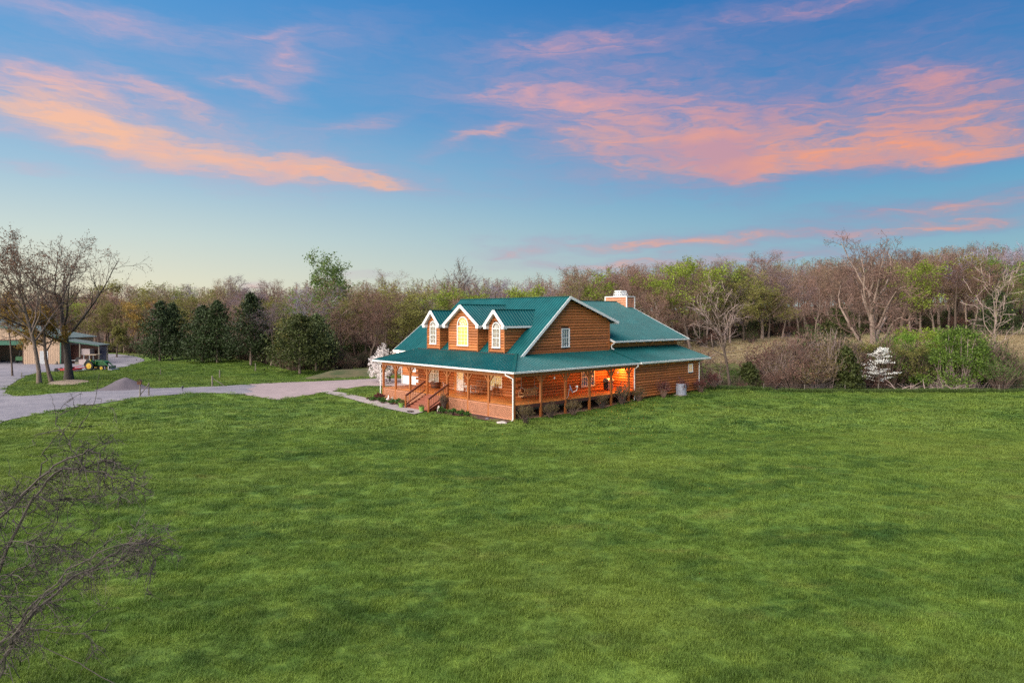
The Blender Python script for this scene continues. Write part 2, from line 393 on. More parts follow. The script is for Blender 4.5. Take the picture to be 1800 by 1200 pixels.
def grass_color(N,pos):
    f0,_=N.noise(N.mapping(pos,(.05,.075,.05)),1.,3,.55)
    f1,_=N.noise(N.mapping(pos,(.19,.30,.2),loc=(5,1,0)),1.,4,.6)
    f2,_=N.noise(N.mapping(pos,(.75,1.2,.7),loc=(2,8,0)),1.,4,.6)
    f3,_=N.noise(N.mapping(pos,(.32,.5,.3),loc=(31,3,0)),1.,3,.6)
    c=N.mix(N.mrange(f1,.36,.64),(.060,.119,.021),(.156,.243,.040))
    c=N.mix(N.mrange(f2,.46,.68,0,.85),c,(.205,.290,.046))
    c=N.mix(N.mrange(f3,.54,.72,0,.55),c,(.042,.100,.024))
    c=N.mix(N.mrange(f0,.48,.68,0,.75),c,(.210,.268,.046))
    f4,_=N.noise(N.mapping(pos,(.28,.62,.3),loc=(77,21,0)),1.,3,.6)
    c=N.mix(N.mrange(f4,.60,.74,0,.65),c,(.20,.21,.05))
    f5,_=N.noise(N.mapping(pos,(.6,1.0,.6),loc=(17,41,0)),1.,3,.6)
    c=N.mix(N.mrange(f5,.62,.74,0,.6),c,(.125,.21,.06))
    return c
def ground_mat():
    m=bpy.data.materials.new('ground_surface'); m.use_nodes=True; nt=m.node_tree; N=NT(nt); b=nt.nodes['Principled BSDF']
    b.inputs['Roughness'].default_value=.9; b.inputs['Specular IOR Level'].default_value=.15
    g=nt.nodes.new('ShaderNodeNewGeometry'); pos=g.outputs['Position']
    c=grass_color(N,pos)
    # fine blade-scale mottling of the turf itself
    f,_=N.noise(N.mapping(pos,(5,2.2,3)),1.,5,.7); c=N.mix(N.mrange(f,.3,.7,.0,.6),c,(.030,.078,.012))
    def attr(n):
        a=nt.nodes.new('ShaderNodeAttribute'); a.attribute_name=n; return a.outputs['Fac']
    fn,_=N.noise(pos,.16,5,.62); fs,_=N.noise(N.mapping(pos,(1.2,.6,1)),1.,5,.7)
    straw=N.mix(N.mrange(fn,.35,.65),(.47,.36,.225),(.36,.29,.155)); straw=N.mix(N.mrange(fs,.35,.7,0,.7),straw,(.20,.19,.075))
    c=N.mix(attr('dry'),c,straw)
    litter=N.mix(N.mrange(fs,.3,.7),(.05,.032,.02),(.13,.085,.05))
    c=N.mix(attr('litter'),c,litter)
    rough=N.mix(N.mrange(fs,.3,.7),(.045,.075,.02),(.13,.115,.04))
    c=N.mix(attr('rough'),c,rough)
    nt.links.new(c,b.inputs['Base Color'])
    bf,_=N.noise(N.mapping(pos,(6,4,4)),1.,5,.75); bp=nt.nodes.new('ShaderNodeBump'); bp.inputs['Strength'].default_value=.7; bp.inputs['Distance'].default_value=.08
    nt.links.new(bf,bp.inputs['Height']); nt.links.new(bp.outputs[0],b.inputs['Normal'])
    return m
M['ground']=ground_mat()

def axis(lo,fine0,fine1,hi,fs,cs):
    a=[]; x=lo
    while x<hi:
        a.append(x)
        x+= fs if fine0<=x<fine1 else cs
    a.append(hi); return a
def build_ground():
    xs=axis(-900,-75,95,900,1.,15.); ys=axis(-60,8,125,900,1.,12.)
    v=[];f=[];n=len(xs)
    dry=[];lit=[];rg=[]
    for y in ys:
        for x in xs:
            v.append((x,y,G(x,y)))
            e=y-72.5; k=.5+.5*noise.noise((x*.05,y*.05,9.))
            d=0.;l=0.;r=0.
            if x>14 and e>0:
                d=sm(31+8*k,45+9*k,e)*sm(14,24,x)*(.55+.45*sm(.2,.7,k+.25*math.sin(y*.11)))
                d*=1-.55*sm(95,120,x)
                l=sm(66,80,e-.10*(x-20))*.95
                r=sm(0,3,e)*sm(58,36,e)*sm(14,20,x)
            elif x<=14:
                yb=forest_edge(x); l=sm(yb-1,yb+7,y)
                if -16<x<8 and y>90: r=sm(90,95,y)*.8
                if x<-20 and 74<y<93: r=max(r,.55*sm(74,78,y)*sm(93,86,y)*(.5+.5*k))
            dry.append(d);lit.append(l);rg.append(r)
    for j in range(len(ys)-1):
        for i in range(n-1):
            a=j*n+i; f.append((a,a+1,a+1+n,a+n))
    me=bpy.data.meshes.new('ground'); me.from_pydata(v,[],f); me.materials.append(M['ground'])
    me.polygons.foreach_set('use_smooth',[True]*len(f))
    for nm,arr in (('dry',dry),('litter',lit),('rough',rg)):
        at_=me.attributes.new(nm,'FLOAT','POINT'); at_.data.foreach_set('value',arr)
    o=bpy.data.objects.new('ground',me); COL.objects.link(o); tag(o,'green lawn and fields around the log house','ground',kind='structure')
def forest_edge(x):
    pts=[(-200,150),(-115,150),(-88,150),(-80,146),(-65,136),(-50,120),(-42,113),(-33,101),(-20,103),(-8,104),(14,112)]
    for (a,b),(c,d) in zip(pts,pts[1:]):
        if a<=x<=c: return b+(d-b)*(x-a)/(c-a)
    return 150 if x<-200 else 112
build_ground()

# ---- surfaces laid on the ground (each a few mm above the one below)
def gravel_mat(name,c1,c2,scale,bump):
    m=bpy.data.materials.new(name); m.use_nodes=True; nt=m.node_tree; N=NT(nt); b=nt.nodes['Principled BSDF']; b.inputs['Roughness'].default_value=.9; b.inputs['Specular IOR Level'].default_value=.2
    g=nt.nodes.new('ShaderNodeNewGeometry'); pos=g.outputs['Position']
    f,_=N.noise(pos,.35,4,.6); h,_=N.noise(pos,scale,4,.7)
    c=N.mix(N.mrange(f,.3,.7),c1,c2); c=N.mix(N.mrange(h,.35,.7,0,.45),c,tuple(x*.55 for x in c1))
    nt.links.new(c,b.inputs['Base Color'])
    bp=nt.nodes.new('ShaderNodeBump'); bp.inputs['Strength'].default_value=bump; bp.inputs['Distance'].default_value=.05
    nt.links.new(h,bp.inputs['Height']); nt.links.new(bp.outputs[0],b.inputs['Normal']); return m
M['gravel']=gravel_mat('gravel_stone',(.175,.168,.20),(.29,.27,.30),9.,.8)
M['gravel_dark']=gravel_mat('gravel_pile_stone',(.115,.10,.118),(.165,.14,.16),9.,.8)
M['concrete']=gravel_mat('concrete_slab',(.30,.235,.24),(.36,.285,.285),2.,.1)
M['walk']=gravel_mat('walkway_concrete',(.30,.26,.26),(.37,.32,.31),2.,.1)
M['mulch']=gravel_mat('bark_mulch',(.07,.038,.034),(.14,.08,.06),7.,1.)
M['soil']=gravel_mat('bare_soil',(.32,.24,.17),(.42,.33,.24),4.,.6)
M['dirt_under']=gravel_mat('crawlspace_dirt',(.30,.17,.11),(.36,.22,.15),4.,.5)
import bmesh
def inpoly(x,y,poly):
    c=False; n=len(poly)
    for i in range(n):
        x1,y1=poly[i]; x2,y2=poly[i-1]
        if (y1>y)!=(y2>y) and x<(x2-x1)*(y-y1)/(y2-y1)+x1: c=not c
    return c
def smooth_poly(p,it=2):
    for _ in range(it):
        q=[]
        for i in range(len(p)):
            a=Vector(p[i]);b=Vector(p[(i+1)%len(p)]); q+= [tuple(a*.75+b*.25),tuple(a*.25+b*.75)]
        p=q
    return p
def wobble(p,amp,step=.6,seed=0.):
    q=[]
    for i in range(len(p)):
        a=Vector(p[i]);b=Vector(p[(i+1)%len(p)]); L=(b-a).length; n=max(1,int(L/step)); nn=Vector((-(b-a).y,(b-a).x)); nn=nn.normalized() if L>0 else nn
        for k in range(n):
            c=a+(b-a)*k/n; w=noise.noise((c.x*.9,c.y*.9,seed))+.5*noise.noise((c.x*3.1,c.y*3.1,seed+4)); q.append(tuple(c+nn*amp*w))
    return q
EXCL=[]
def overlay(name,poly,m,off,label,cat,kind='structure',step=2.,height=None,excl=True,parent=None):
    bm=bmesh.new(); vs=[bm.verts.new((x,y,0)) for x,y in poly]; bm.faces.new(vs)
    xs=[p[0] for p in poly]; ys=[p[1] for p in poly]
    x=math.ceil(min(xs)/step)*step
    while x<max(xs):
        bmesh.ops.bisect_plane(bm,geom=bm.verts[:]+bm.edges[:]+bm.faces[:],plane_co=(x,0,0),plane_no=(1,0,0)); x+=step
    y=math.ceil(min(ys)/step)*step
    while y<max(ys):
        bmesh.ops.bisect_plane(bm,geom=bm.verts[:]+bm.edges[:]+bm.faces[:],plane_co=(0,y,0),plane_no=(0,1,0)); y+=step
    bmesh.ops.triangulate(bm,faces=bm.faces[:])
    for v in bm.verts:
        v.co.z=G(v.co.x,v.co.y)+off+(height(v.co.x,v.co.y) if height else 0)
    bmesh.ops.recalc_face_normals(bm,faces=bm.faces[:])
    if bm.faces and sum(f.normal.z for f in bm.faces)<0: bmesh.ops.reverse_faces(bm,faces=bm.faces[:])
    me=bpy.data.meshes.new(name); bm.to_mesh(me); bm.free(); me.materials.append(m)
    o=bpy.data.objects.new(name,me); COL.objects.link(o); tag(o,label,cat,kind=kind)
    if excl: EXCL.append(poly)
    return o
def pp(*px): return [tuple(at(u,v).xy) for u,v in px]
road=[(-260,870),(-60,762),(0,742),(95,722),(200,706),(262,697),(320,692),(372,690),(425,693),(470,700),(560,703),(590,690)]
drive_poly=pp((-120,790),(0,741.5),(95,722),(190,707),(262,697.5),(320,692.5),(355,690.7),(400,691.5),(430,694.5),(455,698),
   (455,675),(380,679.5),(330,681),(280,682.5),(200,686),(120,690),(60,695),(28,697),(8,692),(10,684),(30,668),(60,655),(110,653),(150,651.5),(205,649),(240,641),(256,635),(250,630),(238,626.5),(205,622.5),(160,620),(100,619),(20,619),(-90,622),(-200,650))
drive_poly=wobble(smooth_poly(drive_poly,2),.28,.8)
overlay('gravel_drive',drive_poly,M['gravel'],.045,'grey gravel drive curving from the lawn up to the tan barn','drive')
conc_poly=pp((423,693.4),(446,689),(433,684.5),(452,680),(437,676)) [::-1]+pp((470,701),(484,703.8),(580,692),(640,685),(690,685.5))+[tuple(hw(2.,19.6).xy),tuple(hw(7.8,19.6).xy),tuple(hw(8.,28.).xy),tuple(hw(12.5,31).xy)]+pp((664,668.5),(600,670.5),(520,672),(445,675.1))
conc_poly=wobble(conc_poly,.05,.8)
overlay('concrete_driveway',conc_poly,M['concrete'],.06,'pale concrete driveway running to the garage side of the log house','driveway')
walk_poly=pp((560,692.5),(606,701.5),(650,712),(690,721),(728,729),(745,724.5),(735,717),(700,712.5),(640,702),(606,695.5),(577,691))
overlay('walkway',walk_poly,M['walk'],.075,'narrow concrete walkway leading from the driveway to the porch steps','walkway')
def hp(*c): return [tuple(hw(a,b).xy) for a,b in c]
bed1=wobble(smooth_poly(hp((.28,19.8),(.28,12.3),(-2.0,12.3),(-2.35,14.),(-2.3,17.5),(-1.8,19.6)),1),.12,.5)
overlay('flower_bed',bed1,M['mulch'],.055,'dark mulch flower bed left of the porch steps','flower bed',height=lambda x,y:.03*noise.noise((x*2,y*2,1)))
bed2=wobble(smooth_poly(hp((.28,8.7),(.28,.1),(-1.1,-.2),(-1.25,2.),(-1.0,4.5),(-1.7,6.5),(-2.0,8.6)),1),.2,.5)
overlay('flower_bed',bed2,M['mulch'],.055,'dark mulch flower bed below the lattice right of the porch steps','flower bed',height=lambda x,y:.03*noise.noise((x*2,y*2,1)))
under=hp((.3,.2),(15.7,.2),(15.7,3.6),(.3,3.6)); under=wobble(under,.25,.5)
overlay('bare_dirt',under,M['dirt_under'],.05,'reddish bare dirt under the open side of the porch','dirt')
house_poly=hp((.3,.3),(26.7,.3),(28.5,3.7),(28.5,20),(8,28),(3.5,19.5),(.3,19.5))
EXCL.append(house_poly)
EXCL.append(hp((-1.9,8.7),(.4,8.7),(.4,12.2),(-1.9,12.2)))
# worn earth round the big oak
soil_poly=wobble(smooth_poly(pp((78,676),(100,669),(125,666.5),(152,669),(158,672),(135,675.5),(100,678)),2),.3,.5)
overlay('worn_earth',soil_poly,M['soil'],.03,'pale worn earth on the grass round the foot of the big oak','earth',height=lambda x,y:.25*max(0,1-math.hypot(x-at(120,672).x,y-at(120,672).y)/3.))

# gravel pile
def gravel_pile():
    c=at(216,683.5); mb=MB(); n=40; rings=12; rg=random.Random(4)
    idx=[]
    for i in range(rings+1):
        t=i/rings; row=[]
        for j in range(n):
            a=2*math.pi*j/n; rx=3.0*t*(1+.10*math.sin(a*3+1)); ry=2.2*t*(1+.08*math.sin(a*2))
            h=1.32*(1-t)**.92*(1+.0*t)
            h=1.22*(1-sm(.0,.95,t)*.8-.2*t)
            x=rx*math.cos(a)+.25*(1-t); y=ry*math.sin(a); h+=.10*noise.noise((x*1.3,y*1.3,3))*(1-t**3)+.05*noise.noise((x*4,y*4,1))*(1-t)
            mb.v.append((x,y,max(-.04,h if t<1 else -.05))); row.append(len(mb.v)-1)
        idx.append(row)
    for i in range(rings):
        for j in range(n):
            j2=(j+1)%n; mb.f.append((idx[i][j],idx[i+1][j],idx[i+1][j2],idx[i][j2])); mb.m.append(0)
    o=mb.build('gravel_pile',M['gravel_dark'],smooth=True,loc=(c.x,c.y,.04))
    tag(o,'heap of grey gravel beside the gravel drive','gravel pile',kind='thing')
    EXCL.append([(c.x+3.1*math.cos(a*.4),c.y+2.3*math.sin(a*.4)) for a in range(16)])
gravel_pile()
# low earth bank with a dark wet ditch behind the driveway
def berm():
    mb=MB(); a=at(520,665); b=at(725,657); n=40
    prof=[(-3.2,-.05),(-2,.30),(-1,.62),(0,.78),(1.2,.7),(2.6,.3),(4,-.1)]
    for i in range(n+1):
        t=i/n; p=a.lerp(b,t); p.y+=3.5*math.sin(t*3)*.3
        k=sm(0,.35,t)*sm(1.05,.8,t)
        for (dy,h) in prof: mb.v.append((p.x,p.y+dy*1.3+.5*noise.noise((p.x*.3,dy,0)),G(p.x,p.y)-.06+(h+.06)*k*1.15+.06*noise.noise((p.x,dy*2,0))))
    m=len(prof)
    for i in range(n):
        for j in range(m-1):
            q=i*m+j; mb.f.append((q,q+m,q+m+1,q+1)); mb.m.append(0)
    o=mb.build('earth_bank',M['berm'],smooth=True); tag(o,'low grassy earth bank across the far side of the driveway','bank',kind='structure')
def berm_mat():
    m=bpy.data.materials.new('bank_grass'); m.use_nodes=True; nt=m.node_tree; N=NT(nt); b=nt.nodes['Principled BSDF']; b.inputs['Roughness'].default_value=.95
    g=nt.nodes.new('ShaderNodeNewGeometry'); f,_=N.noise(N.mapping(g.outputs['Position'],(.5,1,1)),1.,6,.7)
    nt.links.new(N.mix(N.mrange(f,.35,.65),(.035,.06,.015),(.125,.10,.05)),b.inputs['Base Color']); return m
M['berm']=berm_mat()
berm()
wet=wobble(pp((590,664.5),(640,667.5),(700,668),(716,664),(690,664),(640,664.2)),.15,.5)
overlay('pond_edge',wet,mat('dark_water',(.012,.016,.012),.12),.05,'strip of dark water at the foot of the earth bank','water')

# ---- grass: blade tufts scattered over the lawn (geometry nodes)
def grass_mat():
    m=bpy.data.materials.new('grass_blades'); m.use_nodes=True; nt=m.node_tree; N=NT(nt); b=nt.nodes['Principled BSDF']
    b.inputs['Roughness'].default_value=.55; b.inputs['Specular IOR Level'].default_value=.22
    g=nt.nodes.new('ShaderNodeNewGeometry'); c=grass_color(N,g.outputs['Position'])
    h=nt.nodes.new('ShaderNodeHueSaturation'); nt.links.new(N.mrange(g.outputs['Random Per Island'],0,1,.72,1.28),h.inputs['Value']); nt.links.new(c,h.inputs['Color'])
    nt.links.new(h.outputs[0],b.inputs['Base Color'])
    t=nt.nodes.new('ShaderNodeBsdfTranslucent'); nt.links.new(h.outputs[0],t.inputs[0]); mx=nt.nodes.new('ShaderNodeMixShader'); mx.inputs[0].default_value=.3
    out=[n for n in nt.nodes if n.type=='OUTPUT_MATERIAL'][0]; nt.links.new(b.outputs[0],mx.inputs[1]); nt.links.new(t.outputs[0],mx.inputs[2]); nt.links.new(mx.outputs[0],out.inputs[0]); return m
M['grass']=grass_mat()
def tuft_patch(seed,nb,rad,hmin,hmax,w):
    rg=random.Random(seed); mb=MB()
    for _ in range(nb):
        a=rg.uniform(0,6.28); r=rad*math.sqrt(rg.random())*rg.uniform(.8,1.15); x,y=r*math.cos(a),r*math.sin(a)
        h=rg.uniform(hmin,hmax); ln=rg.uniform(.2,.9)*h; b=rg.uniform(0,6.28); dx,dy=math.cos(b)*ln,math.sin(b)*ln
        ww=w*rg.uniform(.7,1.3); sx,sy=-math.sin(b)*ww+rg.uniform(-.3,.3)*ww,math.cos(b)*ww
        m0=(x+dx*.35,y+dy*.35,h*.62)
        k=len(mb.v); mb.v+=[(x-sx,y-sy,-.02),(x+sx,y+sy,-.02),(m0[0]+sx*.7,m0[1]+sy*.7,m0[2]),(m0[0]-sx*.7,m0[1]-sy*.7,m0[2]),(x+dx,y+dy,h*.93)]
        mb.f+=[(k,k+1,k+2,k+3),(k+3,k+2,k+4)]; mb.m+=[0,0]
    return mb
def scatter(name,pts,src,label,cat):
    me=bpy.data.meshes.new(name+'_points'); me.from_pydata([p[0] for p in pts],[],[])
    ra=me.attributes.new('rot','FLOAT_VECTOR','POINT'); sa=me.attributes.new('scl','FLOAT_VECTOR','POINT')
    ra.data.foreach_set('vector',[c for p in pts for c in p[1]]); sa.data.foreach_set('vector',[c for p in pts for c in p[2]])
    o=bpy.data.objects.new(name,me); COL.objects.link(o); tag(o,label,cat,kind='stuff')
    ng=bpy.data.node_groups.new(name+'_scatter','GeometryNodeTree')
    ng.interface.new_socket('Geometry',in_out='INPUT',socket_type='NodeSocketGeometry'); ng.interface.new_socket('Geometry',in_out='OUTPUT',socket_type='NodeSocketGeometry')
    gi=ng.nodes.new('NodeGroupInput'); go=ng.nodes.new('NodeGroupOutput'); ip=ng.nodes.new('GeometryNodeInstanceOnPoints'); oi=ng.nodes.new('GeometryNodeObjectInfo')
    oi.inputs['Object'].default_value=src; oi.inputs['As Instance'].default_value=True
    def na(n):
        q=ng.nodes.new('GeometryNodeInputNamedAttribute'); q.data_type='FLOAT_VECTOR'; q.inputs['Name'].default_value=n; return q.outputs[0]
    ng.links.new(gi.outputs[0],ip.inputs['Points']); ng.links.new(oi.outputs['Geometry'],ip.inputs['Instance'])
    ng.links.new(na('rot'),ip.inputs['Rotation']); ng.links.new(na('scl'),ip.inputs['Scale']); ng.links.new(ip.outputs[0],go.inputs[0])
    md=o.modifiers.new('scatter','NODES'); md.node_group=ng
    return o
def build_grass():
    rg=random.Random(11)
    bbs=[(min(p[0] for p in q),min(p[1] for p in q),max(p[0] for p in q),max(p[1] for p in q),q) for q in EXCL]
    def blocked(x,y):
        for a,b,c,d,q in bbs:
            if a<=x<=c and b<=y<=d and inpoly(x,y,q): return True
        return False
    sets={0:[],1:[],2:[]}
    y=12.; 
    while y<118:
        near=y<26; mid=y<48
        st=.36 if near else .52 if mid else .95
        x0=max(-.80*y-1.5,-85); x1=min(.80*y+1.5,75 if y<74 else 15)
        x=x0
        while x<x1:
            px=x+rg.uniform(-.5,.5)*st; py=y+rg.uniform(-.5,.5)*st
            ok=not blocked(px,py)
            if ok and px>14 and py>73.2+.4*noise.noise((px*.5,0,0)): ok=False
            if ok and px<=14 and py>forest_edge(px): ok=False
            if ok and 0<py-50 and px>-3 and wh((px,py))[1]>2 and wh((px,py))[0]>0: ok=False
            if ok:
                hn=noise.noise((px*.55,py*.75,2.))+.7*noise.noise((px*1.6,py*2.1,5.))
                h=(.85+.75*hn); h=max(.38,min(1.9,h))*rg.uniform(.8,1.2)
                s=st/.36
                if not mid: h*=1.0
                sets[rg.randrange(2) if mid else 2].append(((px,py,G(px,py)),(rg.uniform(-.15,.15),rg.uniform(-.15,.15),rg.uniform(0,6.28)),(s*1.05,s*1.05,h*(1.0 if near else 1.08))))
            x+=st
        y+=st
    a=[tuft_patch(1,230,.30,.05,.125,.0050),tuft_patch(2,230,.30,.045,.135,.0055),tuft_patch(3,200,.30,.045,.11,.0085)]
    for i in range(3):
        p=sets[i].pop(len(sets[i])//2)
        src=a[i].build('grass_tuft',M['grass']); src.location=p[0]; tag(src,'one tuft of short lawn grass','grass',kind='stuff')
        scatter('lawn_grass',sets[i],src,'short green lawn grass growing over the whole yard','grass')

# ================================================================== the log house
house=thing('log_house','two storey log house with green metal roof, three dormers and wraparound porch','house',HO,TH)
RG=random.Random(7)
def log_unit():
    mb=MB(); n=7; pr=[]
    for i in range(n):
        a=-math.pi/2+math.pi*i/(n-1); pr.append((-math.cos(a)**.8 if abs(math.cos(a))>1e-6 else 0,.5*math.sin(a)))
    pr=[(.15,-.5)]+pr+[(.15,.5)]
    k=len(pr)
    for x in (0,1):
        for (y,z) in pr: mb.v.append((x,y,z))
    for i in range(k-1): mb.f.append((i,i+k,i+k+1,i+1)); mb.m.append(0)
    mb.f.append(tuple(range(k))); mb.m.append(0)
    mb.f.append(tuple(range(2*k-1,k-1,-1))); mb.m.append(0)
    me=mb.mesh('log',M['log'])
    bm=bmesh.new(); bm.from_mesh(me); bmesh.ops.recalc_face_normals(bm,faces=bm.faces[:]); bm.to_mesh(me); bm.free()
    for p in me.polygons: p.use_smooth=len(p.vertices)==4
    return me
LOGME=log_unit()
ROT={'-y':0.,'-x':-90.,'+y':180.,'+x':90.}
def put_log(parent,facing,plane,a,b,z,h,depth=.11):
    o=link_obj('log',LOGME,parent)
    L=b-a; dj=RG.uniform(-.008,.008)
    if facing=='-y': loc=(a,plane+dj,z)
    elif facing=='-x': loc=(plane+dj,b,z)
    elif facing=='+y': loc=(b,plane+dj,z)
    else: loc=(plane+dj,a,z)
    o.location=loc; o.rotation_euler=(RG.uniform(-.02,.02),0,R(ROT[facing])); o.scale=(L,depth*RG.uniform(.9,1.1),h*RG.uniform(.95,1.0)); return o
def wall_logs(parent,facing,plane,a0,a1,z0,z1,h=.26,openings=(),clip=None,ext=(0,0),par=0,depth=.11):
    k=0; z=z0
    while z+h*.5<z1:
        zc=z+h/2; a,b=a0,a1
        if clip: 
            c=clip(zc); a,b=max(a,c[0]),min(b,c[1])
        if (k+par)%2==0: a-=ext[0]; b+=ext[1]
        iv=[(a,b)]
        for (oa,ob,oz0,oz1) in openings:
            if zc>oz0-h*.25 and zc<oz1+h*.25:
                nv=[]
                for (p,q) in iv:
                    if ob<=p or oa>=q: nv.append((p,q))
                    else:
                        if oa-p>.03: nv.append((p,oa))
                        if q-ob>.03: nv.append((ob,q))
                iv=nv
        for (p,q) in iv:
            # long courses are made of two butted logs
            if q-p>8.5:
                c=p+(q-p)*RG.uniform(.35,.65); put_log(parent,facing,plane,p,c-.006,zc,h,depth); put_log(parent,facing,plane,c+.006,q,zc,h,depth)
            elif q-p>.05: put_log(parent,facing,plane,p,q,zc,h,depth)
        z+=h; k+=1
def P3(facing,plane,u,out,z):
    return (plane-out,u,z) if facing=='-x' else (u,plane-out,z) if facing=='-y' else (u,plane+out,z) if facing=='+y' else (plane+out,u,z)
def wbox(mb,fc,pl,u0,u1,o0,o1,z0,z1,mi=0): mb.box(P3(fc,pl,u0,o0,z0),P3(fc,pl,u1,o1,z1),mi)
def window(parent,fc,pl,u0,u1,z0,z1,cols=3,rows=4,curtain='curtain',arch=0.,casing=.085,meet=True,sub=False,units=1):
    """white window; arch>0 adds a half-round fanlight of that radius on top"""
    mb=MB(); c=casing; mu=.026
    wbox(mb,fc,pl,u0,u0+c,-.02,.145,z0,z1); wbox(mb,fc,pl,u1-c,u1,-.02,.145,z0,z1)
    wbox(mb,fc,pl,u0+c,u1-c,-.02,.14,z1-c,z1); wbox(mb,fc,pl,u0-.02,u1+.02,-.018,.17,z0-.03,z0+c*.9)
    w=(u1-u0-2*c)/units
    for q in range(units):
        a=u0+c+q*w; b=a+w
        if q>0: wbox(mb,fc,pl,a-.05,a+.05,-.01,.13,z0+c*.9,z1-c)
        if meet: wbox(mb,fc,pl,a,b,.04,.1,(z0+z1)/2-.03,(z0+z1)/2+.03)
        for i in range(1,cols): u=a+(b-a)*i/cols; wbox(mb,fc,pl,u-mu/2,u+mu/2,.045,.085,z0+c*.9,z1-c)
        for j in range(1,rows):
            if meet and j*2==rows: continue
            z=z0+c+(z1-z0-2*c)*j/rows; wbox(mb,fc,pl,a,b,.047,.083,z-mu/2,z+mu/2)
    uc=(u0+u1)/2
    if arch>0:
        n=16; ro=(u1-u0)/2; ri=ro-c; kz=arch/ro
        for i in range(n):
            a0=math.pi*i/n; a1=math.pi*(i+1)/n
            pts=[]
            for (r_,a_) in ((ri,a0),(ro,a0),(ro,a1),(ri,a1)): pts.append((uc+r_*math.cos(a_),z1+.001+r_*math.sin(a_)*kz))
            mb.hexa([P3(fc,pl,u,-.02,z) for u,z in pts]+[P3(fc,pl,u,.142,z) for u,z in pts])
        for i in range(1,6):
            a_=math.pi*i/6; p0=P3(fc,pl,uc+ri*.22*math.cos(a_),.065,z1+ri*.22*kz*math.sin(a_)); p1=P3(fc,pl,uc+ri*math.cos(a_),.065,z1+ri*kz*math.sin(a_))
            up=(1,0,0) if fc in('-x','+x') else (0,1,0)
            mb.bar(p0,p1,.028,.04,up)
        for rr in (.22,.62) if ro>.65 else (.25,):
            for i in range(10):
                a0=math.pi*i/10;a1=math.pi*(i+1)/10
                mb.bar(P3(fc,pl,uc+ri*rr*math.cos(a0),.065,z1+ri*rr*kz*math.sin(a0)),P3(fc,pl,uc+ri*rr*math.cos(a1),.065,z1+ri*rr*kz*math.sin(a1)),.026,.038,(1,0,0) if fc in('-x','+x') else (0,1,0))
    f=mb.build('window_frame' if sub else 'window',M['white'],parent)
    tgt=parent if sub else f
    g=MB(); g.face([P3(fc,pl,u,.05,z) for u,z in ((u0+.03,z0+.03),(u1-.03,z0+.03),(u1-.03,z1-.03),(u0+.03,z1-.03))])
    cu=MB(); cu.face([P3(fc,pl,u,.008,z) for u,z in ((u0+.02,z0+.02),(u1-.02,z0+.02),(u1-.02,z1),(u0+.02,z1))])
    if arch>0:
        ro=(u1-u0)/2-.03; kz=arch/((u1-u0)/2)
        arc=[(uc+ro*math.cos(math.pi*i/12),z1+ro*kz*math.sin(math.pi*i/12)) for i in range(13)]
        g.face([P3(fc,pl,u,.05,z) for u,z in arc]); cu.face([P3(fc,pl,u,.008,z) for u,z in arc])
    g.f=[tuple(reversed(q)) for q in g.f] if fc in('-x','+y') else g.f; g.build('pane',M['glass'],tgt); cu.build('curtain',M[curtain],tgt)
    return f
def part(name,mb,m,parent=house,**k): return mb.build(name,M[m] if isinstance(m,str) else m,parent,**k)

# ---- walls
XF,YG=3.9,3.7      # planes of the front wall and of the gable wall
ZD=1.2
def rake(z):       # reach of the gable wall between the two roof slopes
    return (3.85+(z-4.55)/.846+.16, min(15.9,9.96+(9.85-z)/.339-.1))
mb=MB(); mb.box((XF+.03,YG+.05,0),(XF+.25,18.4,4.7)); fw=part('wall',mb,'gap')
W1=(14.85,16.62,1.72,3.42); W2=(5.6,7.4,1.95,3.42); DR=(11.0,12.0,ZD,3.32)
wall_logs(fw,'-x',XF,YG-.05,18.4,ZD,4.55,.26,[W1,W2,(10.95,12.45,ZD,3.42)],ext=(.42,.42))
mb=MB(); mb.box((XF+.26,YG+.03,0),(15.9,YG+.25,4.9)); mb.prism([(4.1,YG+.03,4.9),(15.88,YG+.03,4.9),(15.88,YG+.03,7.66),(9.96,YG+.03,9.68)],(0,.22,0)); gw=part('wall',mb,'gap')
W3=(11.85,13.72,1.6,3.38); W4=(9.18,10.25,5.36,7.06)
wall_logs(gw,'-y',YG,XF-.02,15.75,ZD-.1,4.4,.26,[W3],ext=(.46,0),par=1)
wall_logs(gw,'-y',YG,4.0,15.86,4.93,9.75,.258,[W4],clip=rake)
for (a,b,z,k) in ((15.86,15.98,4.9,7.6),):
    mb=MB(); mb.box((a,YG-.13,z),(b,YG+.03,k)); part('corner_board',mb,'post')
window(house,'-x',XF,*W1,cols=3,rows=4,units=2)
window(house,'-x',XF,*W2,cols=3,rows=4,units=2,curtain='lit_soft')
window(house,'-y',YG,*W3,cols=3,rows=4,units=2,curtain='curtain_dim')
window(house,'-y',YG,*W4,cols=3,rows=4,curtain='curtain_dim')
# door
mb=MB(); wbox(mb,'-x',XF,DR[0],DR[1],0,.07,DR[2]+.02,DR[3]-.1); wbox(mb,'-x',XF,DR[0]-.0,DR[0]+.08,.07,.13,DR[2],DR[3]); wbox(mb,'-x',XF,DR[1]-.08,DR[1],.07,.13,DR[2],DR[3]); wbox(mb,'-x',XF,DR[0]+.08,DR[1]-.08,.07,.12,DR[3]-.1,DR[3])
for z0,z1 in ((ZD+.15,ZD+.5),(ZD+.56,ZD+.9)): 
    for u0 in (11.14,11.53): wbox(mb,'-x',XF,u0,u0+.3,.07,.085,z0,z1)
door=part('door',mb,'white')
mb=MB(); wbox(mb,'-x',XF,11.17,11.83,.072,.08,ZD+1.05,ZD+1.95); mb.build('pane',M['lit_soft'],door)
mb=MB()
for i in range(4): wbox(mb,'-x',XF,11.165+.22*i-.012,11.165+.22*i+.012,.081,.1,ZD+1.05,ZD+1.95)
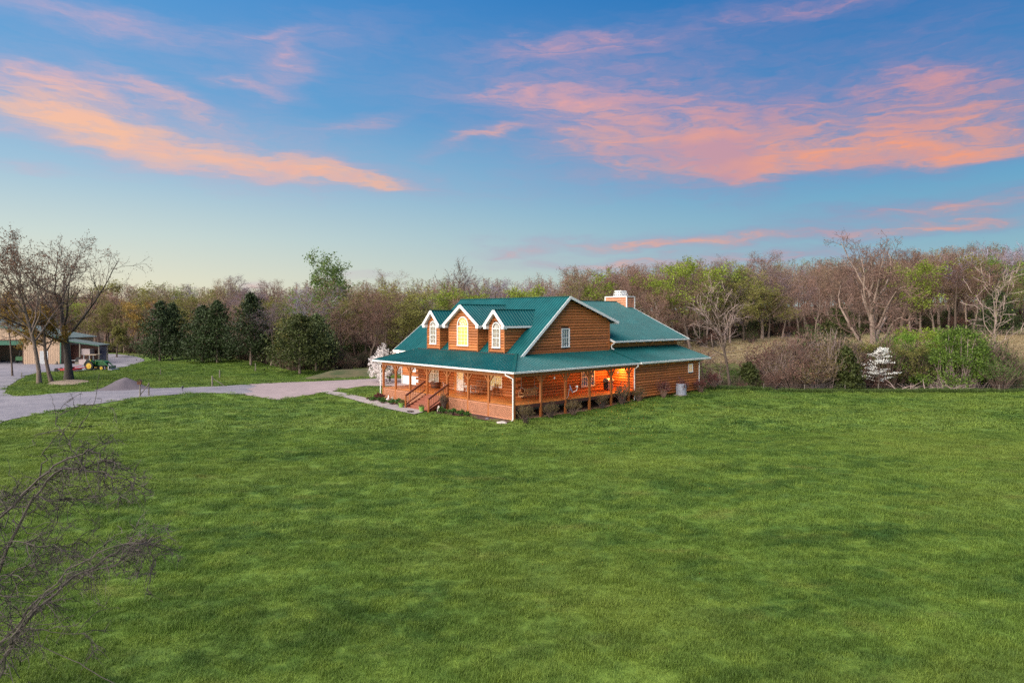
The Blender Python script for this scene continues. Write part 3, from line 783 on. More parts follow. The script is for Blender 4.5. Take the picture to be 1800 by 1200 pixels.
for i in range(4): wbox(mb,'-x',XF,11.165,11.83,.082,.099,ZD+1.05+.3*i-.012,ZD+1.05+.3*i+.012)
mb.build('muntin',M['white'],door)
mb=MB(); mb.lathe(P3('-x',XF,11.1,.1,ZD+.98),[(.03,-.03),(.035,0),(.03,.03)],8,axis='x'); mb.build('door_handle',M['metal'],door)
mb=MB(); wbox(mb,'-x',XF,12.02,12.42,0,.12,ZD,3.38); part('door_trim',mb,'rafter')
for (u0,u1,z0,z1,fc,pl) in ((*W1,'-x',XF),(*W2,'-x',XF),(*W3,'-y',YG)):
    for a in (u0-.11,u1):
        mb=MB(); wbox(mb,fc,pl,a,a+.11,-.02,.13,z0-.1,z1); part('window_trim',mb,'post')
# flush foundation wall under the body of the house
mb=MB(); mb.box((XF+.02,YG+.02,-.3),(15.9,YG+.3,ZD-.2)); part('foundation',mb,'block')
# rear wing: side wall, end wall of the porch, low upper wall
mb=MB(); mb.box((15.75,.45,.35),(26.62,.65,3.88)); rw=part('wall',mb,'gap')
W5=(24.5,25.28,2.45,3.3)
wall_logs(rw,'-y',.42,15.7,26.65,.50,3.85,.258,[W5])
window(house,'-y',.42,*W5,cols=2,rows=4,curtain='lit_soft',casing=.07)
mb=MB(); mb.prism([(15.76,.66,.35),(15.76,YG,.35),(15.76,YG,4.75),(15.76,.66,3.92)],(.19,0,0)); ow=part('wall',mb,'gap'); wall_logs(ow,'-x',15.73,.46,YG-.12,ZD-.05,3.9,.258)
mb=MB(); mb.box((15.72,.46,-.3),(26.63,.62,.48)); 
fd=part('foundation',mb,'block')
for x in (18.6,23.8):
    mb=MB(); mb.box((x,.44,.12),(x+.42,.47,.34)); part('vent',mb,'dark')
mb=MB(); mb.box((15.55,.30,.35),(15.72,.47,3.7)); part('corner_board',mb,'post')
mb=MB(); mb.box((16.2,YG+.45,4.6),(28.2,YG+.6,5.85)); uw=part('wall',mb,'rafter')
mb=MB(); mb.box((16.2,YG+.61,0),(28.2,20.,5.8)); mb.prism([(28.15,YG+.7,5.8),(28.15,20.,5.8),(28.15,12.3,9.6)],(-.2,0,0)); part('wall',mb,'gap')
mb=MB(); mb.prism([(26.45,.66,0),(26.45,YG+.4,0),(26.45,YG+.4,4.85),(26.45,.66,3.95)],(.18,0,0)); ew=part('wall',mb,'gap')
wall_logs(ew,'+x',26.64,.45,YG+.5,.5,3.9,.258)
# back and left closing walls of the main block
mb=MB(); mb.box((XF+.26,18.2,0),(15.9,18.4,4.9)); mb.prism([(4.1,18.4,4.9),(15.88,18.4,4.9),(15.88,18.4,7.6),(9.96,18.4,9.68)],(0,-.22,0)); mb.box((15.7,YG+.3,4.9),(15.9,18.2,7.6)); part('wall',mb,'gap')
# garage wing
mb=MB(); mb.box((8.03,18.45,.2),(8.25,27.4,4.4)); mb.box((8.25,27.2,.2),(17.,27.4,4.4)); mb.prism([(8.3,27.4,4.4),(17.,27.4,4.4),(12.6,27.4,7.8)],(0,-.2,0)); gr=part('wall',mb,'gap')
W6=(24.7,25.75,1.95,3.45)
wall_logs(gr,'-x',8.,18.5,27.4,1.42,4.2,.258,[W6],ext=(0,.35))
window(house,'-x',8.,*W6,cols=2,rows=4,curtain='curtain_dim',casing=.08)
mb=MB()
wbox(mb,'-x',8.,18.45,27.42,-.02,.10,.0,1.40); part('foundation',mb,'white')
# log ends at the corner: ends of crossing courses
# ---- roofs
def roof_plane(name,pts,parent=house,rib=.34,th=.07,m='roof',ribs=True):
    p=[Vector(q) for q in pts]; e1=(p[1]-p[0]).normalized(); n=e1.cross(p[2]-p[1]).normalized()
    flip=n.z<0
    if flip: n=-n
    e2=n.cross(e1); o=p[0]
    pl=[((q-o).dot(e1),(q-o).dot(e2)) for q in p]
    mb=MB(); mb.prism([q-n*th for q in p],n*th)
    if ribs:
        s0=min(q[0] for q in pl); s1=max(q[0] for q in pl); s=s0+.05
        while s<s1-.03:
            ts=[]
            for i in range(len(pl)):
                a=pl[i]; b=pl[(i+1)%len(pl)]
                if (a[0]-s)*(b[0]-s)<0: ts.append(a[1]+(b[1]-a[1])*(s-a[0])/(b[0]-a[0]))
            if len(ts)>=2:
                t0,t1=min(ts),max(ts)
                w=.042; h=.052
                def q(ds,t,hh): return o+e1*(s+ds)+e2*t+n*hh
                k=len(mb.v); mb.v+= [tuple(q(-w,t0,.0)),tuple(q(-w*.5,t0,h)),tuple(q(w*.5,t0,h)),tuple(q(w,t0,.0)),tuple(q(-w,t1,.0)),tuple(q(-w*.5,t1,h)),tuple(q(w*.5,t1,h)),tuple(q(w,t1,.0))]
                for f in ((k,k+1,k+5,k+4),(k+1,k+2,k+6,k+5),(k+2,k+3,k+7,k+6),(k,k+3,k+2,k+1)): mb.f.append(f); mb.m.append(0)
            s+=rib
    me=mb.mesh(name,M[m]); bm=bmesh.new(); bm.from_mesh(me); bmesh.ops.recalc_face_normals(bm,faces=bm.faces[:]); bm.to_mesh(me); bm.free()
    return link_obj(name,me,parent)
mr=roof_plane('roof',[(3.85,19.2,4.78),(3.85,3.2,4.78),(9.96,3.2,9.95),(9.96,19.2,9.95)])
rr=roof_plane('roof',[(16.81,3.2,7.63),(16.81,19.2,7.63),(9.96,19.2,9.95),(9.96,3.2,9.95)])
pf=roof_plane('porch_roof',[(0,20.67,3.84),(0,0,3.84),(3.9,3.9,4.95),(3.9,18.2,4.95)])
ps=roof_plane('porch_roof',[(0,0,3.84),(15.9,0,3.84),(15.9,3.9,4.95),(3.9,3.9,4.95)])
pe=roof_plane('porch_roof',[(8.,20.67,3.84),(0,20.67,3.84),(3.9,18.2,4.95),(8.,18.2,4.95)])
rl=roof_plane('roof',[(15.9,-.05,3.87),(27.9,-.05,3.87),(27.9,4.2,5.08),(15.9,4.2,5.08)])
ru=roof_plane('roof',[(16.15,3.2,5.76),(28.9,3.2,5.76),(28.9,12.3,9.87),(10.2,12.3,9.87),(16.15,7.6,7.74)])
rb=roof_plane('roof',[(28.9,21.4,5.76),(10.2,21.4,5.76),(10.2,12.3,9.87),(28.9,12.3,9.87)])
g1=roof_plane('roof',[(7.4,28.5,4.26),(7.4,18.6,4.26),(12.6,18.6,8.08),(12.6,28.5,8.08)])
g2=roof_plane('roof',[(17.8,18.6,4.26),(17.8,28.5,4.26),(12.6,28.5,8.08),(12.6,18.6,8.08)])
def cap(p0,p1,parent=house,m='ridge',w=.22,h=.05):
    mb=MB(); mb.bar(p0,p1,w,h); part('ridge_cap',mb,m,parent)
cap((9.96,3.2,9.97),(9.96,19.2,9.97)); cap((.02,.02,3.88),(3.9,3.9,4.99)); cap((0.02,20.65,3.88),(3.9,18.2,4.99)); cap((10.2,12.3,9.9),(28.9,12.3,9.9)); cap((15.9,.0,3.9),(15.9,3.6,4.95),w=.12); cap((12.6,18.6,8.1),(12.6,28.5,8.1))
# flashing where the porch roof meets the walls
mb=MB(); mb.bar((3.72,3.9,4.92),(3.72,18.2,4.92),.08,.04); part('flashing',mb,'joist')
mb=MB(); mb.box((4.2,YG-.16,4.88),(15.9,YG+.02,4.97)); part('flashing',mb,'soffit')
# white boards
def board(pts,w=.22,t=.05,parent=house,name='fascia',m='white',up=(0,0,1)):
    mb=MB()
    for a,b in zip(pts,pts[1:]): mb.bar(a,b,t,w,up)
    return part(name,mb,m,parent)
board([(3.72,3.16,4.58),(9.96,3.16,9.86)],.24); board([(9.96,3.16,9.86),(16.86,3.16,7.52)],.24)
board([(3.72,19.2,4.52),(9.96,19.2,9.74)],.2)
board([(3.78,3.13,4.66),(3.78,3.72,4.66)],.22); board([(3.78,18.2,4.72),(3.78,19.24,4.72)],.2)
board([(16.83,3.16,7.52),(16.83,19.2,7.52)],.2)
board([(15.98,-.08,3.76),(27.94,-.08,3.76)],.2); board([(27.94,-.08,3.76),(27.94,4.,4.96)],.2)
board([(16.1,3.16,5.66),(28.94,3.16,5.66)],.18); board([(28.94,3.16,5.66),(28.94,12.3,9.77)],.2); board([(16.12,3.16,5.66),(16.12,4.6,6.31)],.2)
board([(7.38,18.6,4.16),(7.38,28.5,4.16)],.2); board([(7.38,28.54,4.16),(12.6,28.54,8.0)],.22)
def gutter(a,b,parent=house):
    mb=MB(); a=Vector(a);b=Vector(b); mb.bar(a,b,.13,.125); mb.bar(a+Vector((0,0,.055)),b+Vector((0,0,.055)),.16,.03); part('gutter',mb,'white',parent)
gutter((-.07,20.67,3.77),(-.07,0,3.77)); gutter((-.14,-.07,3.77),(15.9,-.07,3.77)); gutter((15.95,-.18,3.8),(27.9,-.18,3.8)); gutter((16.1,3.06,5.68),(28.9,3.06,5.68))
def spout(pts,r=.05):
    mb=MB(); mb.tube(pts,r,8); part('downspout',mb,'white')
spout([(-.05,.9,3.72),(-.05,.9,3.55),(.1,.55,3.4),(.12,.22,3.3),(.12,.22,.12),(-.15,.1,.06)],.06)
spout([(0.,19.75,3.7),(.2,19.62,3.4),(.2,19.62,0.05)],.055)
spout([(15.62,-.07,3.75),(15.55,-.1,3.5),(15.45,.22,3.25),(15.45,.22,.1),(15.2,.0,.06)],.055)
spout([(26.4,-.1,3.75),(26.45,.3,3.4),(26.45,.3,.05)],.05)
spout([(16.2,3.1,5.6),(16.15,3.5,5.35),(16.15,3.5,5.05),(16.15,3.2,4.95)],.05)
spout([(7.4,27.5,4.1),(7.9,27.55,3.8),(7.9,27.55,.4)],.055)
for i in range(9):
    x=17.0+i*1.38
    mb=MB(); mb.box((x,3.25,5.42),(x+.11,4.16,5.62)); part('rafter_tail',mb,'rafter')
for i in range(9):
    x=16.4+i*1.27
    mb=MB(); mb.box((x,.0,3.50),(x+.11,.44,3.72)); part('rafter_tail',mb,'rafter')
mb=MB(); mb.prism([(16.17,3.3,5.6),(16.17,4.1,5.6),(16.17,4.1,5.05),(16.17,3.9,5.05)],(.08,0,0)); part('rafter_tail',mb,'rafter')
# porch ceiling and beams
mb=MB(); mb.face([(.1,.1,3.70),(3.9,3.9,3.74),(3.9,18.3,3.74),(.1,20.5,3.70)]); mb.face([(.1,.1,3.70),(15.8,.1,3.70),(15.8,3.9,3.74),(3.9,3.9,3.74)]); mb.face([(.1,20.5,3.7),(3.9,18.3,3.74),(7.9,18.3,3.74),(7.9,20.5,3.7)]); part('porch_ceiling',mb,'soffit')
mb=MB(); mb.box((.27,.27,3.38),(.43,19.5,3.66)); mb.box((.44,.27,3.38),(15.6,.43,3.66)); part('porch_beam',mb,'post')
# ---- deck
mb=MB()
y=.32
while y<19.42-.14:
    mb.box((.32,y,ZD-.04),(3.88,y+.134,ZD)); y+=.14
x=3.9
while x<15.7: 
    mb.box((x,.32,ZD-.041),(x+.134,YG-.02,ZD-.001)); x+=.14
part('deck_boards',mb,'deck')['kind']='stuff'
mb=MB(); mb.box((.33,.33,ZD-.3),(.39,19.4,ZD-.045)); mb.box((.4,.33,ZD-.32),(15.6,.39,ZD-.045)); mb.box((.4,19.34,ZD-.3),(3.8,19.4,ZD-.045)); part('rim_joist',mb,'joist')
def post(x,y,z0,ax,both=True):
    mb=MB(); w=.085; mb.box((x-w,y-w,z0),(x+w,y+w,3.38)); p=part('porch_post',mb,'post')
    for sgn in ((-1,1) if both else (1,)):
        b=MB(); d=(0,sgn,0) if ax=='y' else (sgn,0,0); d=Vector(d); c=Vector((x,y,0))
        b.bar(c+d*.07+Vector((0,0,2.86)),c+d*.50+Vector((0,0,3.35)),.09,.11,(1,0,0) if ax=='y' else (0,1,0)); b.build('bracket',M['post'],p)
for y in (3.35,6.0,8.9,11.9,14.65,17.1,19.3): post(.35,y,0.,'y')
post(.35,.35,0.,'y',False)
for x in (3.3,6.22,9.25,12.2,14.75): post(x,.35,-.05,'x')
# lattice skirts between posts
def lattice(y0,y1,z0=.06,z1=ZD-.1):
    fr=MB(); x=.3
    for (a,b,c,d) in ((y0,y0+.06,z0,z1),(y1-.06,y1,z0,z1)): fr.box((x-.025,a,c),(x+.02,b,d))
    fr.box((x-.024,y0+.06,z1-.07),(x+.02,y1-.06,z1)); fr.box((x-.024,y0+.06,z0),(x+.02,y1-.06,z0+.06))
    f=part('lattice_panel',fr,'lattice')
    mb=MB(); st=.17; H=z1-z0; W=y1-y0
    for sgn in (1,-1):
        k=-H
        while k<W:
            a0,a1=max(k,0),min(k+H,W)
            if a1-a0>.03:
                if sgn>0: p0=(y0+a0,z0+a0-k); p1=(y0+a1,z0+a1-k)
                else: p0=(y0+a0,z1-(a0-k)); p1=(y0+a1,z1-(a1-k))
                xx=x-.006 if sgn>0 else x+.008
                mb.bar((xx,p0[0],p0[1]),(xx,p1[0],p1[1]),.040,.012,(1,0,0))
            k+=st
    s=mb.build('lattice_strips',M['lattice'],f); s['kind']='stuff'
ys=[.42,3.3,5.95,8.62]
for a,b in zip(ys,ys[1:]): lattice(a+.02,b-.02)
ys=[12.25,14.6,17.05,19.36]
for a,b in zip(ys,ys[1:]): lattice(a+.02,b-.02,.05)
mb=MB(); mb.box((.42,.9,.0),(.5,8.6,ZD-.1)); mb.box((.42,12.3,0),(.5,19.3,ZD-.1)); part('skirt_shade',mb,'dark')  # near-black sheet painting in the shade behind the lattice
# ---- steps
st=thing('porch_steps',None,None); st.parent=house; del_=[]
for i in range(6):
    mb=MB(); z=ZD-.18*(i+1)+.0; x1=.30-.335*i
    mb.box((x1-.345,8.86,z-.045),(x1,12.08,z)); mb.box((x1-.02,8.88,z),(x1-.0,12.06,z+.14)); mb.build('tread',M['tread'],st)
for y in (8.80,12.10):
    mb=MB(); mb.prism([(.3,y,ZD-.1),(.3,y,ZD-.5),(-1.5,y,0.),(-1.85,y,0.),(-1.85,y,.16)],(0,.055,0)); mb.build('stringer',M['rail'],st)
for y in (8.72,12.19):
    rl_=MB(); rl_.bar((-1.85,y,1.15),(.30,y,2.30),.14,.06); rl_.bar((-1.8,y,1.09),(.30,y,2.21),.04,.09); r_=part('railing',rl_,'rail')
    mb=MB(); mb.box((-1.86,y-.05,-.05),(-1.76,y+.05,1.16)); mb.build('newel_post',M['post'],r_)
    mb=MB(); mb.bar((-1.78,y,.36),(.3,y,1.47),.05,.09); mb.build('bottom_rail',M['rail'],r_)
    for i in range(11):
        x=-1.66+i*.178; zz=1.1+(x+1.85)*.535
        mb=MB(); mb.box((x-.019,y-.019,zz-.72),(x+.019,y+.019,zz)); mb.build('baluster',M['baluster'],r_)
# ---- dormers
def roofz(x): return 4.78+(x-3.85)*.846
def dormer(yc,hw_,zap,ew,zew,win,arch,curt,label):
    d=MB(); y0,y1=yc-hw_,yc+hw_; zt=7.32
    sl=(zap-zew)/ew
    zg=zap-.14
    pent=[(XF+.04,y0+.02,4.7),(XF+.04,y1-.02,4.7),(XF+.04,y1-.02,zap-hw_*sl-.05),(XF+.04,yc,zap-.1),(XF+.04,y0+.02,zap-hw_*sl-.05)]
    d.prism(pent,(.12,0,0)); d.box((XF+.16,y0+.03,4.9),(7.0,y0+.15,7.1)); d.box((XF+.16,y1-.15,4.9),(7.0,y1-.03,7.1))
    o=part('dormer',d,'gap'); o['label']=label
    def clip(z):
        k=(zap-.10-z)/sl; return (yc-min(hw_,k),yc+min(hw_,k))
    u0,u1,z0,z1=win
    wall_logs(o,'-x',XF,y0,y1,4.98,zap-.12,.25,[(u0,u1,z0,z1),(yc-(u1-u0)*.36,yc+(u1-u0)*.36,z1,z1+arch*.8)],clip=clip,depth=.09)
    wall_logs(o,'-y',y0+.02,XF-.02,7.0,4.98,7.2,.25,clip=lambda z:(XF-.02,XF+.35+(z-4.78)/.846),depth=.09)
    wall_logs(o,'+y',y1-.02,XF-.02,7.0,4.98,7.2,.25,clip=lambda z:(XF-.02,XF+.35+(z-4.78)/.846),depth=.09)
    for y in (y0-.07,y1+.0): 
        mb=MB(); mb.box((XF-.10,y,4.95),(XF+.02,y+.07,7.2)); mb.build('corner_board',M['log'],o)
    window(o,'-x',XF,u0,u1,z0,z1,cols=3 if hw_>1.5 else 2,rows=4 if hw_<1.5 else 5,curtain=curt,arch=arch,sub=True,meet=hw_<1.5)
    xf=3.46; xb=lambda z:3.85+(z-4.78)/.846+.05
    for sg in (-1,1):
        pts=[(xf,yc+sg*ew,zew),(xb(zew),yc+sg*ew,zew),(xb(zap),yc,zap),(xf,yc,zap)]
        roof_plane('roof',pts,o)
        mb=MB(); mb.bar((xf-.02,yc+sg*(ew+.02),zew-.12),(xf-.02,yc,zap-.11),.05,.27); mb.box((xf-.03,yc+sg*(ew-.36),zew-.30),(xf+.4,yc+sg*(ew-.02),zew-.02)); mb.build('fascia',M['white'],o)
        mb=MB(); mb.box((xf+.02,yc+sg*(ew-.05),zew-.2),(xb(zew)-.1,yc+sg*(ew+.03),zew-.03)); mb.build('eave_board',M['white'],o)
        mb=MB(); mb.face([(xf+.05,yc+sg*ew,zew-.18),(XF+.1,yc+sg*ew,zew-.18),(XF+.1,yc,zap-.2),(xf+.05,yc,zap-.2)]); mb.build('soffit',M['white'],o)
    mb=MB(); mb.bar((xf,yc,zap+.02),(xb(zap),yc,zap+.02),.2,.05); mb.build('ridge_cap',M['ridge'],o)
dormer(6.385,.98,8.74,1.36,7.34,(5.86,6.93,5.38,7.12),.53,'curtain','right dormer with pale curtain behind its arched window')
dormer(11.13,2.10,9.24,2.66,7.36,(10.31,11.96,5.42,7.27),.86,'lit_room','wide middle dormer with brightly lit arched window')
dormer(15.78,.98,8.74,1.34,7.34,(15.27,16.32,5.44,7.20),.50,'curtain','left dormer with small arched window')
# ---- chimney
cx0,cx1,cy0,cy1,cz0,cz1=27.8,29.25,10.75,13.95,6.5,10.5
mb=MB(); mb.box((cx0+.05,cy0+.05,0),(cx1-.05,cy1-.05,cz1-.02)); ch=part('chimney',mb,'gap')
wall_logs(ch,'-x',cx0+.06,cy0+.06,cy1-.06,cz0+.3,cz1-.1,.26,depth=.07); wall_logs(ch,'-y',cy0+.06,cx0+.06,cx1-.06,cz0+.3,cz1-.1,.26,depth=.07)
for q in ch.children:
    if q.data is LOGME: q.material_slots[0].link='OBJECT'; q.material_slots[0].material=M['lattice']
mb=MB()
for (x,y) in ((cx0,cy0),(cx1,cy0),(cx0,cy1)): mb.box((x-.05,y-.05,cz0),(x+.07,y+.07,cz1-.1))
mb.build('corner_board',M['white'],ch)
mb=MB(); mb.box((cx0-.07,cy0-.07,cz1-.1),(cx1+.07,cy1+.07,cz1)); mb.build('cap',M['white'],ch)
mb=MB(); xc,yc=(cx0+cx1)/2,(cy0+cy1)/2-.1; a,b_=.62,.48; z0,z1=cz1+.001,cz1+.62
for i in range(4):
    s=[(-1,-1),(1,-1),(1,1),(-1,1)]; p=s[i]; q=s[(i+1)%4]
    for k in range(5):
        t=k/4; lo=(xc+(p[0]+(q[0]-p[0])*t)*a,yc+(p[1]+(q[1]-p[1])*t)*a,z0); hi=(xc+(p[0]+(q[0]-p[0])*t)*b_,yc+(p[1]+(q[1]-p[1])*t)*b_,z1); mb.bar(lo,hi,.10,.06)
    for t in (.0,.5,1.): r_=a+(b_-a)*t; mb.bar((xc+p[0]*r_,yc+p[1]*r_,z0+(z1-z0)*t),(xc+q[0]*r_,yc+q[1]*r_,z0+(z1-z0)*t),.07,.09)
mb.box((xc-b_,yc-b_,z1),(xc+b_,yc+b_,z1+.06)); mb.build('chimney_shroud',M['white'],ch)
mb=MB(); mb.box((xc-.3,yc-.3,z0),(xc+.3,yc+.3,z1-.1)); mb.build('flue',M['metal'],ch)
# ---- lamps: flood lamp seen lit, porch lamps inferred from the warm light
def lamp_mat(n,c,s):
    m=bpy.data.materials.new(n); m.use_nodes=True; b=m.node_tree.nodes['Principled BSDF']; b.inputs['Base Color'].default_value=(.9,.8,.6,1); b.inputs['Emission Color'].default_value=(*c,1); b.inputs['Emission Strength'].default_value=s; return m
M['bulb']=lamp_mat('lamp_bulb',(1.,.72,.35),6.)
def porch_lamp(p,power,col=(1,.50,.17),name='porch_lamp',drop=.0,rad=.06):
    mb=MB(); mb.lathe((p[0],p[1],p[2]),[(.03,.34),(.06,.32),(.06,.24),(.02,.22),(.02,.14),(.09,.12),(.07,.10)],8); o=part(name,mb,'black')
    g=MB(); g.lathe((p[0],p[1],p[2]),[(.03,-.10),(.07,-.05),(.07,.04),(.04,.09)],8); g.build('bulb',M['bulb'],o)
    l=bpy.data.lights.new('porch_light','POINT'); l.energy=power; l.color=col; l.shadow_soft_size=rad; lo=bpy.data.objects.new('porch_light',l); COL.objects.link(lo); lo.parent=o; lo.location=(p[0],p[1],p[2]-.2)
    return o
porch_lamp((15.05,1.9,3.3),180,(1,.36,.08))
porch_lamp((9.5,1.6,3.38),18,(1,.46,.12))
[porch_lamp((2.2,q,3.38),28,(1,.50,.15)) for q in (5.4,11.2,16.2)]
fl=MB(); fl.box((7.25,27.3,4.18),(7.35,27.45,4.3)); fo=part('flood_lamp',fl,'white')
for s in (-.13,.13):
    g=MB(); g.lathe((7.2,27.38+s,4.12),[(.05,-.1),(.10,-.08),(.09,.02),(.04,.08)],8); g.build('bulb',M['bulb'],fo)
l=bpy.data.lights.new('flood_light','POINT'); l.energy=30; l.color=(1,.75,.42); l.shadow_soft_size=.1; lo=bpy.data.objects.new('flood_light',l); COL.objects.link(lo); lo.parent=fo; lo.location=(7.0,27.4,4.0)

# ================================================================== things on and round the porch
def tgt(hx,hy,z): return hw(hx,hy,z)
def rocking_chair(name,label,m,hx,hy,face,group=None,cat='chair',wide=.56,solid=False):
    """face: heading in house degrees of the sitter's gaze (180 = away from the front wall)"""
    t=thing(name,label,cat,tgt(hx,hy,ZD),TH+R(face),group); W=wide/2; mt=M[m]
    mb=MB()
    for i in range(6): mb.box((-.24+i*.085,-W+.03,.42-.012*i*0),(-.24+i*.085+.075,W-.03,.445))
    mb.build('seat',mt,t)
    mb=MB(); lean=.26
    n=7 if solid else 5
    for i in range(n):
        y=-W+.05+(2*W-.1)*i/(n-1); mb.bar((-.25,y,.40),(-.25-lean,y,1.12),.062 if solid else .03,.018,(1,0,0))
    mb.bar((-.25-lean*1.0,-W,1.14),(-.25-lean*1.0,W,1.14),.03,.09); mb.bar((-.27,-W+.02,.5),(-.27,W-.02,.5),.03,.06)
    mb.build('backrest',mt,t)
    for s in (-1,1):
        mb=MB(); pts=[]
        for i in range(9):
            a=-.62+1.24*i/8; pts.append((-.05+.75*math.sin(a)*1.05,s*(W-.03),.035+.75*(1-math.cos(a))*.62))
        mb.tube(pts,.026,6); mb.build('rocker',mt,t)
        for (x0,x1) in ((.22,.20),(-.28,-.25)):
            mb=MB(); mb.tube([(x0,s*(W-.03),.07),(x1,s*(W-.03),.62)],.024,6); mb.build('leg',mt,t)
        mb=MB(); mb.box((-.33,s*W-.05,.62),(.28,s*W+.05,.65)); mb.build('armrest',mt,t)
    return t
def hh(u,v): p=hat(u,v,ZD); return p.x,p.y
a=hh(787,683.5); rocking_chair('rocking_chair','white rocking chair beside the brown barrel planter on the porch','chair_white',a[0],a[1]+.1,205,'white rocking chairs',solid=True,wide=.62)
a=hh(793.5,684.5); rocking_chair('rocking_chair','white rocking chair just left of the white front door','chair_white',a[0]+.3,a[1]-.2,165,'white rocking chairs',solid=True,wide=.62)
a=hh(817,688.5); rocking_chair('rocking_chair','white rocking chair in front of the white front door','chair_white',a[0],a[1],200,'white rocking chairs',solid=True,wide=.66)
a=hh(828,690); rocking_chair('rocking_chair','white rocking chair between the front door and the wooden rockers','chair_white',a[0]+.1,a[1],160,'white rocking chairs',solid=True,wide=.6)
a=hh(836,692.6); rocking_chair('rocking_chair','brown wooden rocker standing nearer the front door','chair_wood',a[0],a[1],196,'brown wooden rockers')
a=hh(846.5,693.6); rocking_chair('rocking_chair','brown wooden rocker nearer the right front window','chair_wood',a[0],a[1],188,'brown wooden rockers')
def side_chair(label,hx,hy,face,group):
    t=thing('porch_chair',label,'chair',tgt(hx,hy,ZD),TH+R(face),group); m=M['chair_wood']
    mb=MB(); mb.box((-.22,-.23,.43),(.22,.23,.47)); mb.build('seat',m,t)
    mb=MB()
    for i in range(4): mb.bar((-.22,-.23,.58+.13*i),(-.22,.23,.58+.13*i),.025,.06)
    for s in (-1,1): mb.bar((-.2,s*.22,.45),(-.27,s*.22,1.06),.04,.04,(0,1,0))
    mb.build('backrest',m,t)
    for x in (-.2,.2):
        for y in (-.21,.21): mb=MB(); mb.tube([(x,y,0),(x*.95,y,.44)],.022,6); mb.build('leg',m,t)
    return t
a=hh(867.5,696.2); side_chair('brown slat back chair beside the white bucket under the front window',a[0]+.2,a[1]+.2,170,'slat back porch chairs')
a=hh(873,696.2); side_chair('brown slat back chair in front of the right half of the front window',a[0]+.2,a[1]-.15,215,'slat back porch chairs')
# small stand with a white bucket
a=hh(863.5,695.5); t=thing('side_table','small wooden side table below the lit front window','table',tgt(a[0],a[1],ZD),TH)
mb=MB(); mb.lathe((0,0,.50),[(.26,0),(.27,.02),(.27,.04)],14); mb.build('tabletop',M['chair_wood'],t)
for i in range(4):
    an=i*1.57+.78; mb=MB(); mb.tube([(.2*math.cos(an),.2*math.sin(an),0),(.17*math.cos(an),.17*math.sin(an),.5)],.02,6); mb.build('leg',M['chair_wood'],t)
def bucket(name,label,cat,pos,r,h,m,plant=None,rim=True):
    t=thing(name,label,cat,pos,0.)
    mb=MB(); mb.lathe((0,0,0),[(r*.72,0),(r*.98,h*.92),(r*1.08,h*.93),(r*1.08,h),(r*.92,h),(r*.9,h*.85),(.01,h*.84)],16); mb.build('pot_body' if plant else 'bucket_body',m,t,smooth=False)
    if plant:
        rg=random.Random(3); mb=MB()
        for _ in range(160): mb.leaf((rg.gauss(0,r*.55),rg.gauss(0,r*.55),h+abs(rg.gauss(.0,.10))),.09,rg)
        mb.build('foliage',plant,t)
    return t
bucket('bucket','white enamel bucket standing on the small porch table','bucket',tgt(a[0],a[1],ZD+.54),.2,.34,M['chair_white'])
# barrel planter
a=hh(766.5,681.5); t=thing('barrel_planter','brown half barrel planter on the porch left of the white chairs','planter',tgt(a[0],a[1],ZD),0)
mb=MB(); mb.lathe((0,0,0),[(.42,0),(.52,.22),(.56,.45),(.55,.62),(.49,.62),(.48,.5),(.02,.49)],20); mb.build('barrel',M['barrel'],t,smooth=False)
for z,r in ((.12,.487),(.46,.572)):
    mb=MB(); mb.lathe((0,0,z),[(r-.02,-.03),(r,-.03),(r+.008,.03),(r-.02,.03)],20); mb.build('hoop',M['black'],t)
# porch swing on chains
t=thing('porch_swing','wooden porch swing hanging on chains by the house corner','swing',tgt(3.45,2.05,ZD),TH)
mb=MB()
for i in range(6): mb.box((-.75,-.28+i*.095,.42),(.75,-.28+i*.095+.08,.445))
mb.build('seat',M['swing'],t)
mb=MB()
for i in range(9): x=-.7+i*.175; mb.bar((x,-.31,.44),(x,-.46,.98),.07,.02,(0,1,0))
mb.bar((-.78,-.46,1.0),(.78,-.46,1.0),.035,.08); mb.bar((-.78,-.33,.52),(.78,-.33,.52),.03,.06); mb.build('backrest',M['swing'],t)
for s in (-1,1):
    mb=MB(); mb.bar((s*.76,-.38,.68),(s*.76,.30,.66),.08,.035); mb.bar((s*.76,.26,.38),(s*.76,.26,.66),.05,.05); mb.bar((s*.76,-.32,.40),(s*.76,.30,.40),.05,.07); mb.build('armrest',M['swing'],t)
    mb=MB(); 
    for k in range(26): 
        z0=1.12+k*.054; mb.tube([(s*.76,-.05,z0),(s*.76,-.05,z0+.06)],.012,5)
    mb.tube([(s*.76,-.05,1.13),(s*.76,.26,.68)],.012,5); mb.tube([(s*.76,-.05,1.13),(s*.76,-.42,.98)],.012,5); mb.build('chain',M['metal'],t)
# satellite dish clamped to a porch post
t=thing('satellite_dish','blue grey satellite dish on a bent arm at the porch edge','dish',tgt(6.22,.18,ZD-.1),TH+R(0))
mb=MB(); n=20; rings=5; cc=Vector((.05,-.30,1.0)); nn=Vector((.72,-.62,.35)).normalized(); u=nn.cross(Vector((0,0,1))).normalized(); w=u.cross(nn)
for i in range(rings+1):
    r=.36*i/rings
    for j in range(n): a=2*math.pi*j/n; mb.v.append(tuple(cc+u*r*.85*math.cos(a)+w*r*math.sin(a)*1.08+nn*(.12*(r/.36)**2)))
for i in range(rings):
    for j in range(n): j2=(j+1)%n; mb.f.append((i*n+j,(i+1)*n+j,(i+1)*n+j2,i*n+j2)); mb.m.append(0)
mb.build('dish_bowl',M['dish'],t,smooth=True)
mb=MB(); mb.tube([(.0,.06,.15),(.0,-.14,.40),(.0,-.24,.9),(.03,-.28,.98)],.026,8); mb.build('mast',M['metal'],t)
